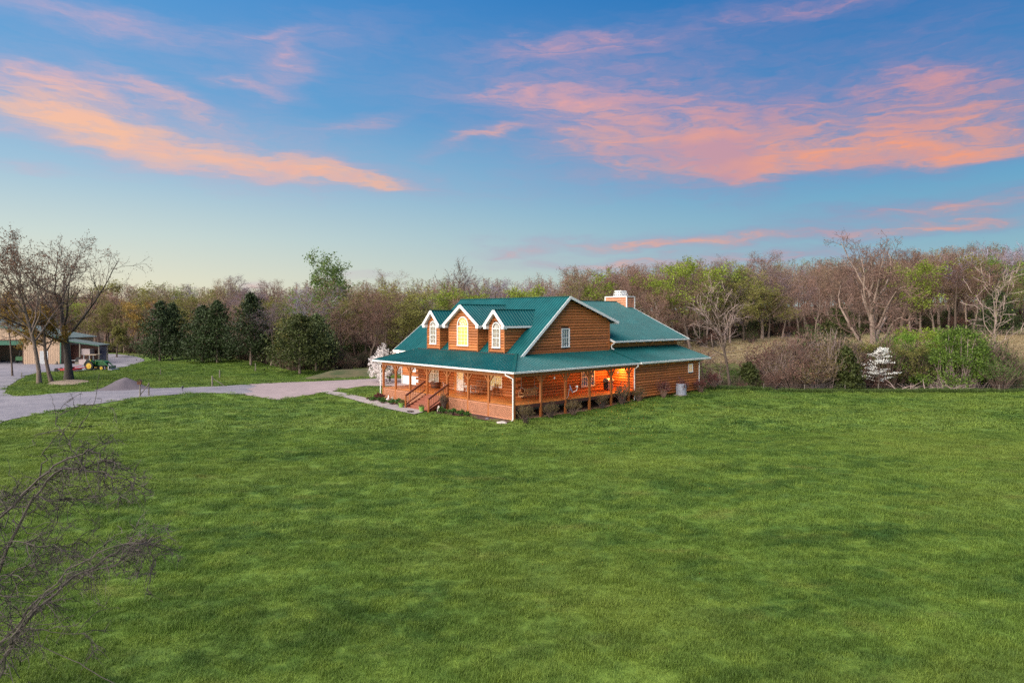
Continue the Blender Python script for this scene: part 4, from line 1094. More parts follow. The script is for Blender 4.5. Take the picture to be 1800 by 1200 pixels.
mb=MB(); mb.tube([cc-w*.34+nn*.05,cc-w*.30+nn*.5,cc+nn*.66-w*.02],.022,8); mb.build('feed_arm',M['chair_white'],t)
mb=MB(); q=cc+nn*.66; mb.tube([q-u*.14,q+u*.14],.05,8); mb.tube([q,q-nn*.14],.045,8); mb.build('receiver',M['chair_white'],t)
# barbecue grill
t=thing('barbecue_grill','black gas barbecue with steel lid at the end of the side porch','grill',tgt(14.25,2.35,ZD),TH+R(0))
mb=MB(); mb.box((-.36,-.28,.10),(.36,.28,.78)); mb.build('cabinet',M['black'],t)
mb=MB(); mb.box((-.37,-.292,.12),(-.01,-.281,.76)); mb.box((.01,-.292,.12),(.37,-.281,.76)); mb.build('cabinet_door',M['metal'],t)
mb=MB(); pr=[(0,-.3,.85)]+[(0,-.32*math.cos(math.pi*i/8)*1.0,.85+.34*math.sin(math.pi*i/8)) for i in range(9)]; mb.prism([(-.40,y,z) for _,y,z in pr[1:]],(.80,0,0)); mb.build('lid',M['metal'],t)
mb=MB(); mb.box((-.42,-.34,.78),(.42,.34,.85)); mb.build('firebox',M['black'],t)
for s in (-1,1): mb=MB(); mb.box((s*.43,-.28,.80),(s*.82,.28,.84)); mb.build('side_shelf',M['black'],t)
mb=MB(); mb.tube([(-.32,-.40,1.0),(.32,-.40,1.0)],.02,8); mb.build('lid_handle',M['metal'],t)
for s in (-1,1): mb=MB(); mb.lathe((s*.33,-.2,.06),[(.06,-.03),(.07,0),(.06,.03)],10,axis='x'); mb.build('wheel',M['rubber'],t)
# light bulbs hung at the eave, lantern
for i,(hx,lab) in enumerate(((6.0+.9-2.0,'white wind chime hanging from the porch beam left of the satellite dish'),(9.6,'white wind chime hanging from the porch beam by the side window'),(13.2,'white wind chime hanging from the porch beam near the barbecue'))):
    t=thing('wind_chime',lab,'wind chime',tgt(hx,.36,3.0),TH,'wind chimes along the side porch')
    mb=MB(); mb.tube([(0,0,.38),(0,0,.16)],.008,4); mb.build('cord',M['metal'],t)
    mb=MB(); mb.lathe((0,0,0),[(.05,-.0),(.06,.05),(.05,.14),(.02,.17)],8); mb.build('chime_body',M['chair_white'],t)
t=thing('hanging_basket','dark hanging basket under the left end of the porch roof','basket',tgt(.9,18.2,2.72),TH)
mb=MB(); mb.lathe((0,0,0),[(.06,-.16),(.2,-.1),(.26,.06),(.24,.1),(.02,.1)],12); mb.build('basket',M['barrel'],t)
rg=random.Random(5); mb=MB()
for _ in range(160): mb.leaf((rg.gauss(0,.14),rg.gauss(0,.14),.12+abs(rg.gauss(0,.1))),.1,rg)
mb.build('foliage',M['shrub_olive'],t)
mb=MB(); 
for an in (0,2.1,4.2): mb.tube([(.22*math.cos(an),.22*math.sin(an),.08),(0,0,.62)],.006,4)
mb.tube([(0,0,.62),(0,0,.95)],.006,4); mb.build('hanger',M['black'],t)
t=thing('wreath','dried flower wreath hanging on the log wall beside the front door','wreath',tgt(XF-.17,10.35,2.75),TH)
mb=MB(); rg=random.Random(9)
for _ in range(260): a=rg.uniform(0,6.28); r=.24+rg.gauss(0,.05); mb.leaf((rg.uniform(-.06,.02),r*math.cos(a),r*math.sin(a)),.1,rg)
mb.build('leaves',M['shrub_red'],t)
# pots at the foot of the steps
p=hat(713,716.5,.05); bucket('flower_pot','green flower pot at the left foot of the porch steps','pot',tgt(-2.0,12.6,.05),.25,.42,M['pot'],M['shrub_olive'])
bucket('flower_pot','green flower pot at the right foot of the porch steps','pot',tgt(-2.15,9.25,.05),.25,.42,M['pot'],M['shrub_olive'])
# door mat / drain on the walk
t=MB(); t.prism([(math.cos(i/14*6.283)*.48,math.sin(i/14*6.283)*.30,0) for i in range(14)],(0,0,.035)); o=t.build('door_mat',M['black']); o.location=hw(-2.95,9.75,.078); o.rotation_euler=(0,0,TH+R(70)); tag(o,'dark oval mat lying on the walkway before the porch steps','mat')
# stones and white garden statues
def rock(label,pos,sx,sy,sz,seed,m='stone',cat='stone',name='garden_stone'):
    bm=bmesh.new(); bmesh.ops.create_icosphere(bm,subdivisions=2,radius=1.)
    for v in bm.verts:
        k=1+.28*noise.noise(v.co*1.3+Vector((seed,0,0))); v.co=Vector((v.co.x*sx*k,v.co.y*sy*k,max(-.3,v.co.z)*sz*k))
    me=bpy.data.meshes.new(name); bm.to_mesh(me); bm.free(); me.materials.append(M[m]); o=bpy.data.objects.new(name,me); COL.objects.link(o); o.location=pos; tag(o,label,cat); return o
rock('flat pale stone in the grass below the porch corner',hw(-1.25,.0,.06),.42,.26,.14,3)
rock('upright pale stone in the bed right of the porch steps',hw(-1.35,7.9,.25),.14,.13,.36,8)
rock('small dark rock in the mulch below the lattice',hw(-.8,2.2,.07),.18,.14,.12,12,'gravel_dark')
def goose(label,hx,hy,rz):
    t=thing('garden_goose',label,'garden statue',hw(hx,hy,.06),TH+rz,'white goose statues')
    mb=MB(); pts=[(-.30,0,.30),(-.18,0,.25),(0,0,.22),(.16,0,.25),(.24,0,.36),(.26,0,.52),(.30,0,.60),(.36,0,.60)]; mb.tube(pts,[.02,.10,.15,.12,.06,.045,.05,.02],10); mb.build('body',M['white'],t,smooth=True)
    mb=MB(); mb.tube([(.36,0,.60),(.44,0,.585)],[.025,.006],6); mb.build('beak',M['tyellow'],t)
    mb=MB(); mb.tube([(0,.05,0),(0,.05,.14)],.02,5); mb.tube([(0,-.05,0),(0,-.05,.14)],.02,5); mb.build('feet',M['tyellow'],t)
goose('white goose statue in the flower bed, the left one of two',-.9,16.6,R(40)); goose('white goose statue in the flower bed, the right one of two',-.95,15.4,R(200))
# air conditioner
p=hat(1186,697,0.); t=thing('air_conditioner','grey air conditioner unit standing by the rear log wall','air conditioner',hw(21.9,-.55,G(*hw(21.9,-.55).xy)),TH)
mb=MB(); mb.box((-.55,-.5,.0),(.55,.5,.08)); mb.build('pad',M['block'],t)
mb=MB(); n=20
mb.lathe((0,0,0),[(.46,.09),(.47,.1),(.47,1.05),(.45,1.08)],24); mb.build('coil',M['ac'],t)
mb=MB()
for j in range(36):
    a=2*math.pi*j/36; mb.bar((.475*math.cos(a),.475*math.sin(a),.14),(.475*math.cos(a),.475*math.sin(a),1.0),.02,.03)
mb.build('grille_bars',M['ac'],t)['kind']='stuff'
mb=MB(); mb.lathe((0,0,1.06),[(.50,0),(.51,.06),(.46,.1),(.34,.1),(.33,.04),(.05,.03)],24); mb.build('lid',M['ac'],t)
mb=MB(); 
for r in (.12,.2,.28): mb.tube([(r*math.cos(i*.393),r*math.sin(i*.393),1.15) for i in range(17)],.008,4)
for i in range(4): a=i*.785; mb.tube([(-.34*math.cos(a),-.34*math.sin(a),1.15),(.34*math.cos(a),.34*math.sin(a),1.15)],.008,4)
mb.build('fan_guard',M['black'],t)
for i in range(4):
    a=i*1.57; mb=MB(); mb.hexa([(.05*math.cos(a),.05*math.sin(a),1.08),(.3*math.cos(a-.25),.3*math.sin(a-.25),1.07),(.3*math.cos(a+.25),.3*math.sin(a+.25),1.10),(.05*math.cos(a+.3),.05*math.sin(a+.3),1.09),(.05*math.cos(a),.05*math.sin(a),1.085),(.3*math.cos(a-.25),.3*math.sin(a-.25),1.075),(.3*math.cos(a+.25),.3*math.sin(a+.25),1.105),(.05*math.cos(a+.3),.05*math.sin(a+.3),1.095)]); mb.build('fan_blade',M['black'],t)
# path lights and small posts by the drive
t=thing('path_light','small black lantern on a short stake beside the gravel drive','lamp',at(321,687,0.05),0)
mb=MB(); mb.tube([(0,0,0),(0,0,.32)],.025,6); mb.build('stake',M['black'],t)
mb=MB(); mb.lathe((0,0,.30),[(.08,0),(.12,.14),(.18,.15),(.02,.26)],8); mb.build('lamp_head',M['black'],t)
def wood_post(label,u,v,h,r=.075,group=None,z=0,name='fence_post',m='weathered'):
    p=at(u,v,z); mb=MB(); mb.tube([(0,0,-.1),(.01,.0,h*.5),(0,.01,h-.04),(0,.01,h)],[r,r*.97,r*.9,r*.7],8); o=mb.build(name,M[m],loc=(p.x,p.y,G(p.x,p.y))); tag(o,label,'fence post',group); return o
g='weathered posts on the far green lawn'
wood_post('weathered grey fence post nearest the driveway bend',386,664,1.05,.09,g)
wood_post('leaning small post in the grass right of the tractor',282,659,.85,.045,g)
wood_post('thin post at the far lawn edge below the leftmost cedar',312,627,1.1,.06,g)
wood_post('pale post on the lawn below the second cedar',387,637,1.2,.085,g)
wood_post('dark thin post before the shaded trees between cedars',370,630,1.1,.05,g)
wood_post('pale post standing below the third cedar trunk',449,653,1.2,.085,g)
wood_post('dark short post by the grass edge near the barn apron',38,665,.8,.06,g)
# fence brace with a planter near the drive
t=thing('fence_brace','old wooden fence brace of two posts and a diagonal rail beside the drive','fence',at(246,697,0.),0)
for i,(u,v,h) in enumerate(((246,697,1.25),(261.5,695.5,1.35))):
    q=at(u,v,0)-at(246,697,0); mb=MB(); mb.tube([(q.x,q.y,-.1),(q.x+.01,q.y,h*.6),(q.x,q.y,h)],[.075,.07,.06],8); mb.build('post',M['weathered'],t)
q=at(261.5,695.5,0)-at(246,697,0); mb=MB(); mb.tube([(.02,-.02,.15),(q.x,q.y-.05,1.2)],.05,6); mb.build('brace_rail',M['weathered'],t)
b=at(245,697,0.); t=thing('birdhouse','brown weathered birdhouse on the left post of the fence brace','birdhouse',(b.x,b.y,1.25),R(15))
mb=MB(); mb.box((-.18,-.15,0),(.18,.15,.34)); mb.build('box',M['barrel'],t)
for s in (-1,1): mb=MB(); mb.hexa([(0,-.2,.50),(0,.2,.50),(s*.27,.2,.30),(s*.27,-.2,.30),(0,-.2,.53),(0,.2,.53),(s*.29,.2,.33),(s*.29,-.2,.33)]); mb.build('roof',M['joist'],t)
mb=MB(); mb.lathe((0,-.155,.2),[(.045,-.005),(.045,.004)],10,axis='y'); mb.build('entrance_hole',M['dark'],t)
t=thing('fence_corner','weathered fence corner post with diagonal brace beside the driveway','fence',at(373,679,0.),0)
mb=MB(); mb.tube([(0,0,-.1),(0,0,1.25)],[.1,.08],8); mb.build('post',M['weathered'],t)
mb=MB(); mb.tube([(0,0,1.0),(1.3,.3,.03)],.045,6); mb.build('brace_rail',M['weathered'],t)

# ================================================================== plants
class P: pass
def rot_about(v,ax,a): return Matrix.Rotation(a,3,ax)@v
def grow(tm,cm,rng,p,d,L,r,lv,S):
    last=len(S['n'])-1
    ns=S['seg'][lv]; pts=[Vector(p)]; ds=[]; d=d.normalized()
    for i in range(ns):
        d=(d+Vector((rng.gauss(0,1),rng.gauss(0,1),rng.gauss(0,1)))*S['wob'][lv]+Vector((0,0,1))*S['trop'][lv]).normalized()
        pts.append(pts[-1]+d*L/ns); ds.append(d)
    tip=S['tip'][lv]
    rad=[r*(1-(1-tip)*i/ns) for i in range(ns+1)]
    if lv==0:
        rad[0]*=S.get('flare',1.35)
        tm.tube(pts,rad,8,cap=False)
    elif lv==1: tm.tube(pts,rad,5,cap=False)
    elif lv<last: cm.tube(pts,[max(q,S['minr']) for q in rad],3,cap=False)
    else:
        cm.sliver(pts[0],pts[-1],max(r,S['minr']*.8),0,rng)
    if lv==last:
        for k in range(S['buds']):
            t=rng.uniform(.25,1.05); q=pts[0].lerp(pts[-1],t); sp=S['bspread']
            cm.leaf(q+Vector((rng.gauss(0,sp),rng.gauss(0,sp),rng.gauss(0,sp))),S['bsize'],rng,1)
        return
    n=S['n'][lv]
    n=max(1,int(n*rng.uniform(.8,1.2)+.5)); lo=S['lo'][lv]; az=rng.uniform(0,6.28)
    for k in range(n):
        t=lo+(1-lo)*(k+rng.random())/n; t=min(t,.995); f=t*ns; i=min(int(f),ns-1); q=pts[i].lerp(pts[i+1],f-i); dd=ds[i]
        az+=2.4+rng.gauss(0,.35)
        ax=rot_about(dd.orthogonal().normalized(),dd,az); ang=R(S['ang'][lv]+rng.gauss(0,9))*(1-S.get('anglow',0)*t)
        cd=rot_about(dd,ax,ang)
        cl=L*S['rat'][lv]*(1-S['shape'][lv]*((t-lo)/(1-lo+1e-6)))*rng.uniform(.75,1.2)
        cr=min(rad[i]*.62,S['cr'][lv]*r)*rng.uniform(.85,1.1)
        grow(tm,cm,rng,q,cd,cl,cr,lv+1,S)
    # leader tip continues as twigs
def tree(name,label,cat,seed,S,H,mats,group=None,loc=(0,0,0),rz=0.,lean=0.):
    rng=random.Random(seed); tm,cm=MB(),MB()
    t=thing(name,label,cat,loc,rz,group)
    grow(tm,cm,rng,Vector((0,0,-.15)),Vector((lean,0,1)),H*S['trunk'],S['r'],0,S)
    tm.build('trunk',mats[0],t,smooth=True); cm.build('crown',[mats[1],mats[2]],t)
    return t
FOREST=dict(trunk=.86,r=.24,seg=[9,5,3,1],wob=[.05,.13,.2,.2],trop=[.04,.10,.08,.04],tip=[.12,.25,.4,.4],n=[15,8,7,0],lo=[.28,.18,.12],ang=[50,44,42],rat=[.44,.47,.5],shape=[.30,.3,.3],cr=[.34,.5,.5],minr=.018,buds=8,bspread=.2,bsize=.125)
def F(**k): d=dict(FOREST); d.update(k); return d
TYPES={}; TOP={}
PROFILE=[(-200,505),(0,505),(130,502),(250,494),(330,497),(400,498),(480,500),(540,490),(640,488),(700,489),(745,485),(850,484),(900,486),(950,486),(1040,470),(1100,462),(1190,454),(1240,450),(1300,455),(1420,450),(1480,446),(1560,440),(1640,434),(1700,428),(1800,430),(2200,430)]
def skyline(u,y):
    for (a,b),(c,d) in zip(PROFILE,PROFILE[1:]):
        if a<=u<=c: v=b+(d-b)*(u-a)/(c-a); return CAM_H+(555-v)*y/1200
    return CAM_H+8
def forest_protos():
    specs=[('slender',F(),101),('broad',F(lo=[.30,.2,.15],ang=[56,44,44],rat=[.42,.46,.5],n=[16,7,6,0]),102),('tall',F(lo=[.45,.25,.15],ang=[40,40,40],rat=[.30,.5,.5],wob=[.035,.13,.2,.2]),103),('forked',F(lo=[.22,.2,.12],ang=[38,40,44],rat=[.5,.42,.5],n=[11,9,6,0],r=.22,wob=[.09,.15,.2,.2]),104),('leafy',F(buds=11,bsize=.31,bspread=.3,n=[15,7,5,0],lo=[.30,.2,.15]),105),('leafy_round',F(buds=12,bsize=.30,bspread=.3,lo=[.25,.2,.15],ang=[58,44,44],rat=[.40,.46,.5],n=[15,7,5,0]),106)]
    for nm,S,seed in specs:
        rng=random.Random(seed); tm,cm=MB(),MB(); grow(tm,cm,rng,Vector((0,0,-.2)),Vector((0,0,1)),16*S['trunk'],S['r'],0,S)
        TOP[nm]=max(v[2] for v in cm.v); TYPES[nm]=(tm.mesh('tree_trunk',M['bark'],True),cm.mesh('tree_crown',[M['twig'],M['bud_rose']]))
forest_protos()
def set_slot(o,i,m): o.material_slots[i].link='OBJECT'; o.material_slots[i].material=m
def place_tree(kind,x,y,H,name,label,group,bark,twig,bud,rng,zoff=0.,sx=None,cat='tree'):
    t=bpy.data.objects.new(name,None); COL.objects.link(t); s=H/TOP[kind]; w=H/15*(sx or rng.uniform(1.02,1.4))
    t.location=(x,y,G(x,y)-.1+zoff); t.rotation_euler=(rng.uniform(-.04,.04),rng.uniform(-.04,.04),rng.uniform(0,6.28)); t.scale=(w,w,s); t.empty_display_size=.2
    tag(t,label,cat,group)
    a=link_obj('trunk',TYPES[kind][0],t); set_slot(a,0,M[bark])
    b=link_obj('crown',TYPES[kind][1],t); set_slot(b,0,M[twig]); set_slot(b,1,M[bud])
    return t
LOOK={'rose':('rosy brown leafless tree','twig_rose','bud_rose','bark_pale'),'maroon':('dark maroon budding tree','twig','bud_maroon','bark'),'tan':('tan brown leafless tree','twig','bud_tan','bark_pale'),
 'lilac':('greyish lilac leafless tree','twig_lilac','bud_lilac','bark'),'olive':('olive budding tree','twig','bud_olive','bark'),'ochre':('ochre yellow budding tree','twig','bud_ochre','bark'),
 'spring':('bright yellow green leafing tree','twig','leaf_spring','bark'),'fresh':('fresh green leafing tree','twig','leaf_fresh','bark'),'grey':('bare grey brown tree','twig','bud_lilac','bark_pale')}
ZONES=[(-200,60,'behind the barn roof'),(60,135,'behind the big oak'),(135,200,'above the tractor'),(200,255,'left of the leftmost cedar'),(255,290,'behind the leftmost cedar'),(290,335,'between the first two pairs of cedars'),(335,395,'behind the middle cedars'),(395,430,'left of the tall pointed cedar'),(430,465,'behind the tall pointed cedar'),(465,505,'left of the rounded cedar'),(505,550,'behind the rounded cedar'),(550,590,'below the tall poplar'),(590,630,'right of the tall poplar'),(630,670,'above the earth bank'),(670,720,'above the blossom tree'),(720,780,'behind the left dormer'),(780,840,'behind the middle dormer'),(840,900,'behind the main ridge'),(900,960,'behind the right dormer'),(960,1010,'behind the gable peak'),(1010,1060,'left of the chimney'),(1060,1115,'behind the chimney'),(1115,1165,'just right of the chimney'),(1165,1215,'above the rear roof end'),(1215,1260,'past the end of the house'),(1260,1310,'behind the forked ravine tree'),(1310,1370,'above the open straw field'),(1370,1430,'behind the arching thorn tree'),(1430,1490,'left of the vine hung tree'),(1490,1545,'behind the left half of the vine hung tree'),(1545,1600,'behind the right half of the vine hung tree'),(1600,1650,'above the left end of the rail fence'),(1650,1700,'above the green vine bush'),(1700,1760,'behind the slim hedgerow tree'),(1760,2200,'at the right edge of the woods')]
def zone(u):
    for a,b,c in ZONES:
        if a<=u<b: return c
    return 'in the woods'
NT_=[0]
def wood_tree(look,x,y,H,where,rng,row=0,kind=None):
    d,tw,bu,ba=LOOK[look]
    k=kind or (rng.choice(['leafy','leafy_round']) if look in('spring','fresh','olive','ochre') and rng.random()<.8 else rng.choice(['slender','broad','tall','forked']))
    NT_[0]+=1
    return place_tree(k,x,y,H,'forest_tree','%s, %s, %s'%(d,('front row','second row','third row','rear row')[row],zone(900+1200*x/y)),'%ss %s'%(d,where),ba,tw,bu,rng)
def woods():
    rng=random.Random(21)
    # woods beyond the lawn, left half of the picture
    rows=[(2.5,4.2,11.5,15),(8,4.8,13,17),(14,5.6,14.5,18.5),(22,7,15,19)]
    for row,(off,sp,h0,h1) in enumerate(rows):
        x=-112
        while x<12:
            px=x+rng.uniform(-1.5,1.5); py=forest_edge(px)+off+rng.uniform(-1.8,1.8)
            dep=py; v0=px/py
            if -.80<v0<-.018:
                u=900+1200*v0
                wts=[('rose',2),('maroon',3),('tan',3),('lilac',1.2 if off>10 else .5),('olive',3.4),('grey',1.5),('spring',1.6),('fresh',.8),('ochre',1. if u<330 else .4)]
                look=rng.choices([w[0] for w in wts],[w[1] for w in wts])[0]
                H=(skyline(u,py)-G(px,py))*rng.uniform(*((.66,.9),(.8,1.),(.86,1.05),(.92,1.06))[row])*(1.1 if rng.random()<.18 else 1.)
                wood_tree(look,px,py,H,'in the woods beyond the left lawn',rng,row)
            x+=sp*rng.uniform(.8,1.25)
    # woods on the hill behind and right of the house
    rows=[(0,3.3,12,16),(5,4.2,13,17),(11,5.4,14,18),(20,7.5,15,19)]
    for row,(off,sp,h0,h1) in enumerate(rows):
        x=-4
        while x<150:
            px=x+rng.uniform(-1.2,1.2)
            e0=114 if px<14 else 114+(px-14)*.75 if px<50 else 141+.10*(px-50)
            py=e0+off+rng.uniform(-1.5,1.5); u=900+1200*px/py
            if 882<u<1850:
                wts=[('rose',4.4),('tan',3.6),('maroon',2.),('olive',1.5 if u<1300 else .8),('grey',1.6),('spring',1.2 if off>3 and u<1340 else .25),('fresh',.7 if u<1320 or u>1620 else .15),('lilac',.5)]
                look=rng.choices([w[0] for w in wts],[w[1] for w in wts])[0]
                H=(skyline(u,py)-G(px,py))*rng.uniform(*((.62,.86),(.78,.98),(.86,1.05),(.92,1.06))[row])*(1.1 if rng.random()<.2 else 1.)
                wood_tree(look,px,py,H,'in the woods on the hill right of the house' if u>1100 else 'in the woods right behind the house',rng,row)
            x+=sp*rng.uniform(.75,1.25)
woods()
def more_forest():
    """wood farther back that reads as one mass"""
    rng=random.Random(5); tm,cm=MB(),MB()
    S=F(n=[10,6,4,0],seg=[5,3,2,1],buds=4,bsize=.34,bspread=.3,minr=.03)
    grow(tm,cm,rng,Vector((0,0,0)),Vector((0,0,1)),14,.24,0,S)
    FT=max(v[2] for v in cm.v); off=len(cm.v); cm.v+=tm.v; cm.f+=[tuple(i+off for i in f) for f in tm.f]; cm.m+=[0]*len(tm.f)
    for k,(m1,m2,lab) in enumerate((('twig','bud_maroon','dim brown far woods rising behind the nearer trees'),('twig_rose','bud_rose','rosy brown far woods rising behind the nearer trees'),('twig','bud_olive','olive tinged far woods rising behind the nearer trees'))):
        pts=[]
        for _ in range(260):
            u=rng.uniform(-60,1880); y=rng.uniform(150,235) if u<880 else rng.uniform(172,240); x=(u-900)/1200*y
            if x<14 and y<forest_edge(x)+24: continue
            if x>20 and y<175: continue
            s=(skyline(u,y)-G(x,y))/FT*rng.uniform(.86,1.0)
            pts.append(((x,y,G(x,y)-.2),(0,0,rng.uniform(0,6.28)),(s*1.1,s*1.1,s)))
        p=pts.pop()
        src=cm.build('far_tree',[M[m1],M[m2]]); src.location=p[0]; src.scale=p[2]; tag(src,'a far tree of the woods on the horizon','woods',kind='stuff')
        scatter('far_woods',pts,src,lab,'woods')
more_forest()

# ---- undergrowth
def shrub_mesh(seed,h,w,stems,leaves,lsize,twr=.008,top=.0,twigs=6,name='shrub'):
    rng=random.Random(seed); a,b=MB(),MB()
    for _ in range(stems):
        an=rng.uniform(0,6.28); rr=rng.random()**.5; tx,ty=w*rr*math.cos(an),w*rr*math.sin(an); th=h*(1-.45*rr**2)*rng.uniform(.75,1.08)
        p0=Vector((tx*.12,ty*.12,-.05)); p2=Vector((tx,ty,th)); p1=p0.lerp(p2,.5)+Vector((0,0,h*.12))
        a.tube([p0,p1,p2],[twr*1.6,twr*1.2,twr*.5],3,cap=False)
        for k in range(twigs):
            t=rng.uniform(.35,1); q=p1.lerp(p2,(t-.35)/.65); e=q+Vector((rng.gauss(0,.16)*w,rng.gauss(0,.16)*w,rng.uniform(.02,.22)*h)); a.sliver(q,e,twr*.6,0,rng)
            for j in range(leaves):
                b.leaf(q.lerp(e,rng.uniform(.2,1.1))+Vector((rng.gauss(0,.03),rng.gauss(0,.03),rng.gauss(0,.03)))*w,lsize,rng)
    return a,b
def shrub_thing(name,label,cat,meshes,loc,mats,scale=1.,group=None,rz=0.):
    t=thing(name,label,cat,loc,rz,group)
    t.scale=scale if hasattr(scale,'__len__') else (scale,)*3
    a=link_obj('stems',meshes[0],t); set_slot(a,0,M[mats[0]])
    if meshes[1] is not None: b=link_obj('foliage',meshes[1],t); set_slot(b,0,M[mats[1]])
    return t
def mk(seed,*a,**k):
    x,y=shrub_mesh(seed,*a,**k); return x.mesh('shrub_stems',M['twig']),(y.mesh('shrub_foliage',M['shrub_olive']) if y.f else None)
SHR=[mk(1,1.15,.62,46,4,.075),mk(2,1.2,.6,50,4,.07),mk(3,1.1,.66,46,5,.07)]
THK=[mk(11,3.2,1.9,70,3,.13,twr=.02,twigs=7),mk(12,2.6,2.2,64,4,.14,twr=.018,twigs=7),mk(13,4.2,1.8,70,2,.12,twr=.022,twigs=8)]
def house_shrubs():
    rg=random.Random(3); g='bare shrubs along the side porch and rear wall'
    L=[(924,746,1.,'olive leafed bare shrub nearest the white downspout at the porch corner','shrub_olive',1.15),(968,735,.95,'brown twiggy shrub under the porch edge left of the satellite dish','shrub_olive',1.),
       (1008,730,.98,'olive shrub under the porch edge right of the satellite dish','shrub_olive',1.1),(1058,719,.92,'twiggy shrub under the deck below the barbecue','shrub_olive',1.05),
       (1093,715,1.15,'tall olive topped shrub in front of the orange lit wall','shrub_olive',1.25),(1123,707,1.05,'brown shrub right of the rear wing downspout','shrub_olive',1.05),
       (1166,702,1.1,'dark red shrub beside the air conditioner','shrub_red',1.15),(1199,695,1.05,'dark red shrub right of the air conditioner','shrub_red',1.2),
       (1232,691,1.1,'dark red shrub at the right corner of the log wall','shrub_red',1.1),(1254,689.5,1.15,'dark red shrub standing just past the end of the house','shrub_red',1.25)]
    for i,(u,v,s,lab,lf,hs) in enumerate(L):
        p=at(u,v,0.)
        if u>1110:
            k=(u-900)/1200; hy=-.55 if u<1240 else .3; q=hw(0,hy); hx=(k*q.y-q.x)/(BX.x-k*BX.y); p=hw(hx,hy)
        shrub_thing('shrub',lab,'shrub',SHR[i%3],(p.x,p.y,G(p.x,p.y)),('twig_rose' if lf=='shrub_red' else 'twig',lf),(s*1.15,s*1.15,s*hs*1.15),g,rg.uniform(0,6))
house_shrubs()
def bed_plants():
    rg=random.Random(8); g='low plants in the front flower beds'
    m=[mk(31+i,.42,.40,34,6,.11,twr=.008,twigs=3) for i in range(3)]
    L=[(-1.5,19.0,.8,'pale low plant at the left end of the flower bed','shrub_olive'),(-.7,18.5,1.5,'reddish shrub at the left end of the lattice','shrub_red'),(-1.7,17.9,1.,'green plant at the walkway edge below the reddish shrub','bed_leaf'),(-1.4,16.9,1.1,'green plant in front of the left goose statue','bed_leaf'),
       (-1.75,16.,1.,'green plant at the walkway edge between the two geese','bed_leaf'),(-1.5,14.9,1.05,'green plant just right of the goose statues','bed_leaf'),(-1.3,13.8,1.45,'large green plant left of the stair railing','bed_leaf'),(-1.75,13.0,.9,'green plant next to the left green pot','bed_leaf'),
       (-1.5,7.2,1.1,'green plant right of the upright pale stone','bed_leaf'),(-1.3,6.1,1.15,'green plant below the lattice nearest the steps','bed_leaf'),(-1.15,5.1,1.1,'green plant in the middle of the right flower bed','bed_leaf'),(-1.05,4.4,.9,'green plant at the right end of the row below the lattice','bed_leaf')]
    for i,(a,b,s,lab,lf) in enumerate(L): shrub_thing('bed_plant',lab,'plant',m[i%3],hw(a,b,.06),('twig',lf),s,g,rg.uniform(0,6))
    sh=mk(41,1.75,.42,40,3,.07,twr=.012,twigs=6); shrub_thing('shrub','tall narrow bare shrub beside the right stair railing','shrub',sh,hw(-.75,8.0,.05),('twig','shrub_olive'),1.)
bed_plants()

# ---- named trees
def cedar(label,u,v,H,W,seed,m='cedar',base=.03,bark='bark_pale',pale=None,round_=1.,dens=1.,loc=None,group='dark cedars at the edge of the woods'):
    p=at(u,v,0.) if loc is None else Vector(loc); rng=random.Random(seed); tm,cm=MB(),MB()
    tm.tube([(0,0,-.2),(.02,0,H*.3),(0,.03,H*.7),(0,0,H*.96)],[.22,.17,.09,.02],7,cap=False)
    nb=int(190*dens)
    for i in range(nb):
        t=(i+rng.random())/nb; z=H*(base+(1-base)*t); prof=(1-t)**.66*min(1,.78+1.8*t)*(round_) ; r=1.34*W*prof*rng.uniform(.66,1.12)*(1+.34*noise.noise((i*.37,t*5,seed)))+.12
        an=i*2.399+rng.gauss(0,.3); d=Vector((math.cos(an),math.sin(an),rng.uniform(.05,.45))); q0=Vector((0,0,z)); q1=q0+d*r
        if i%2==0: cm.sliver(q0,q1,.03,0,rng)
        nl=int(20+26*r/W)
        for k in range(nl):
            f=rng.random()**.55; c=q0.lerp(q1,f*1.03); sp=.10+.18*r*.35
            cm.leaf(c+Vector((rng.gauss(0,sp),rng.gauss(0,sp),rng.gauss(0,sp*.9))),.34,rng,1 if not pale or rng.random()>pale(an,t) else 2,up=.3)
    t=thing('cedar_tree',label,'tree',(p.x,p.y,G(p.x,p.y)-.1),rng.uniform(0,6) if not pale else 0,group)
    tm.build('trunk',M[bark],t,smooth=True); cm.build('crown',[M['bark_dark'],M[m],M['cedar_pale']] ,t); return t
cedar('wide dark cedar nearest the barn side of the woods',281,636,10.6,3.9,1); cedar('dark cedar touching the right side of the leftmost cedar',303,634,10.2,3.5,2)
cedar('broad dark cedar in the middle of the row of cedars',356,640,9.6,3.6,3); cedar('dark cedar with a narrow tip right of the middle cedar',382,641,10.4,3.6,4)
cedar('tall pointed cedar with a pale visible trunk',441,645,11.6,3.5,5,base=.14,m='cedar'); 
cedar('rounded warm green cedar nearest the driveway with a forked pale trunk',527,657.5,8.4,3.9,6,m='cedar_warm',base=.10,round_=1.08,pale=lambda an,t:0.)
cedar('paler yellowish green cedar right of the rounded warm green cedar',556,652,8.4,2.7,7,m='cedar_warm',base=.22,pale=lambda an,t:.75)
cedar('small dark conifer before the house woods, between two cedars',470,640,7.,2.4,8)
cedar('small dark cedar in the hedgerow left of the white dogwood',1487,700,5.0,1.35,9,loc=(at_d(1487,690,75.6).x,75.6,0),group='small conifers in the hedgerow',m='cedar_warm')
cedar('slim young green conifer in the ravine right of the forked bare tree',1316,700,3.6,1.1,10,loc=(at_d(1316,690,78).x,78,0),m='cedar_warm',group='small conifers in the hedgerow')
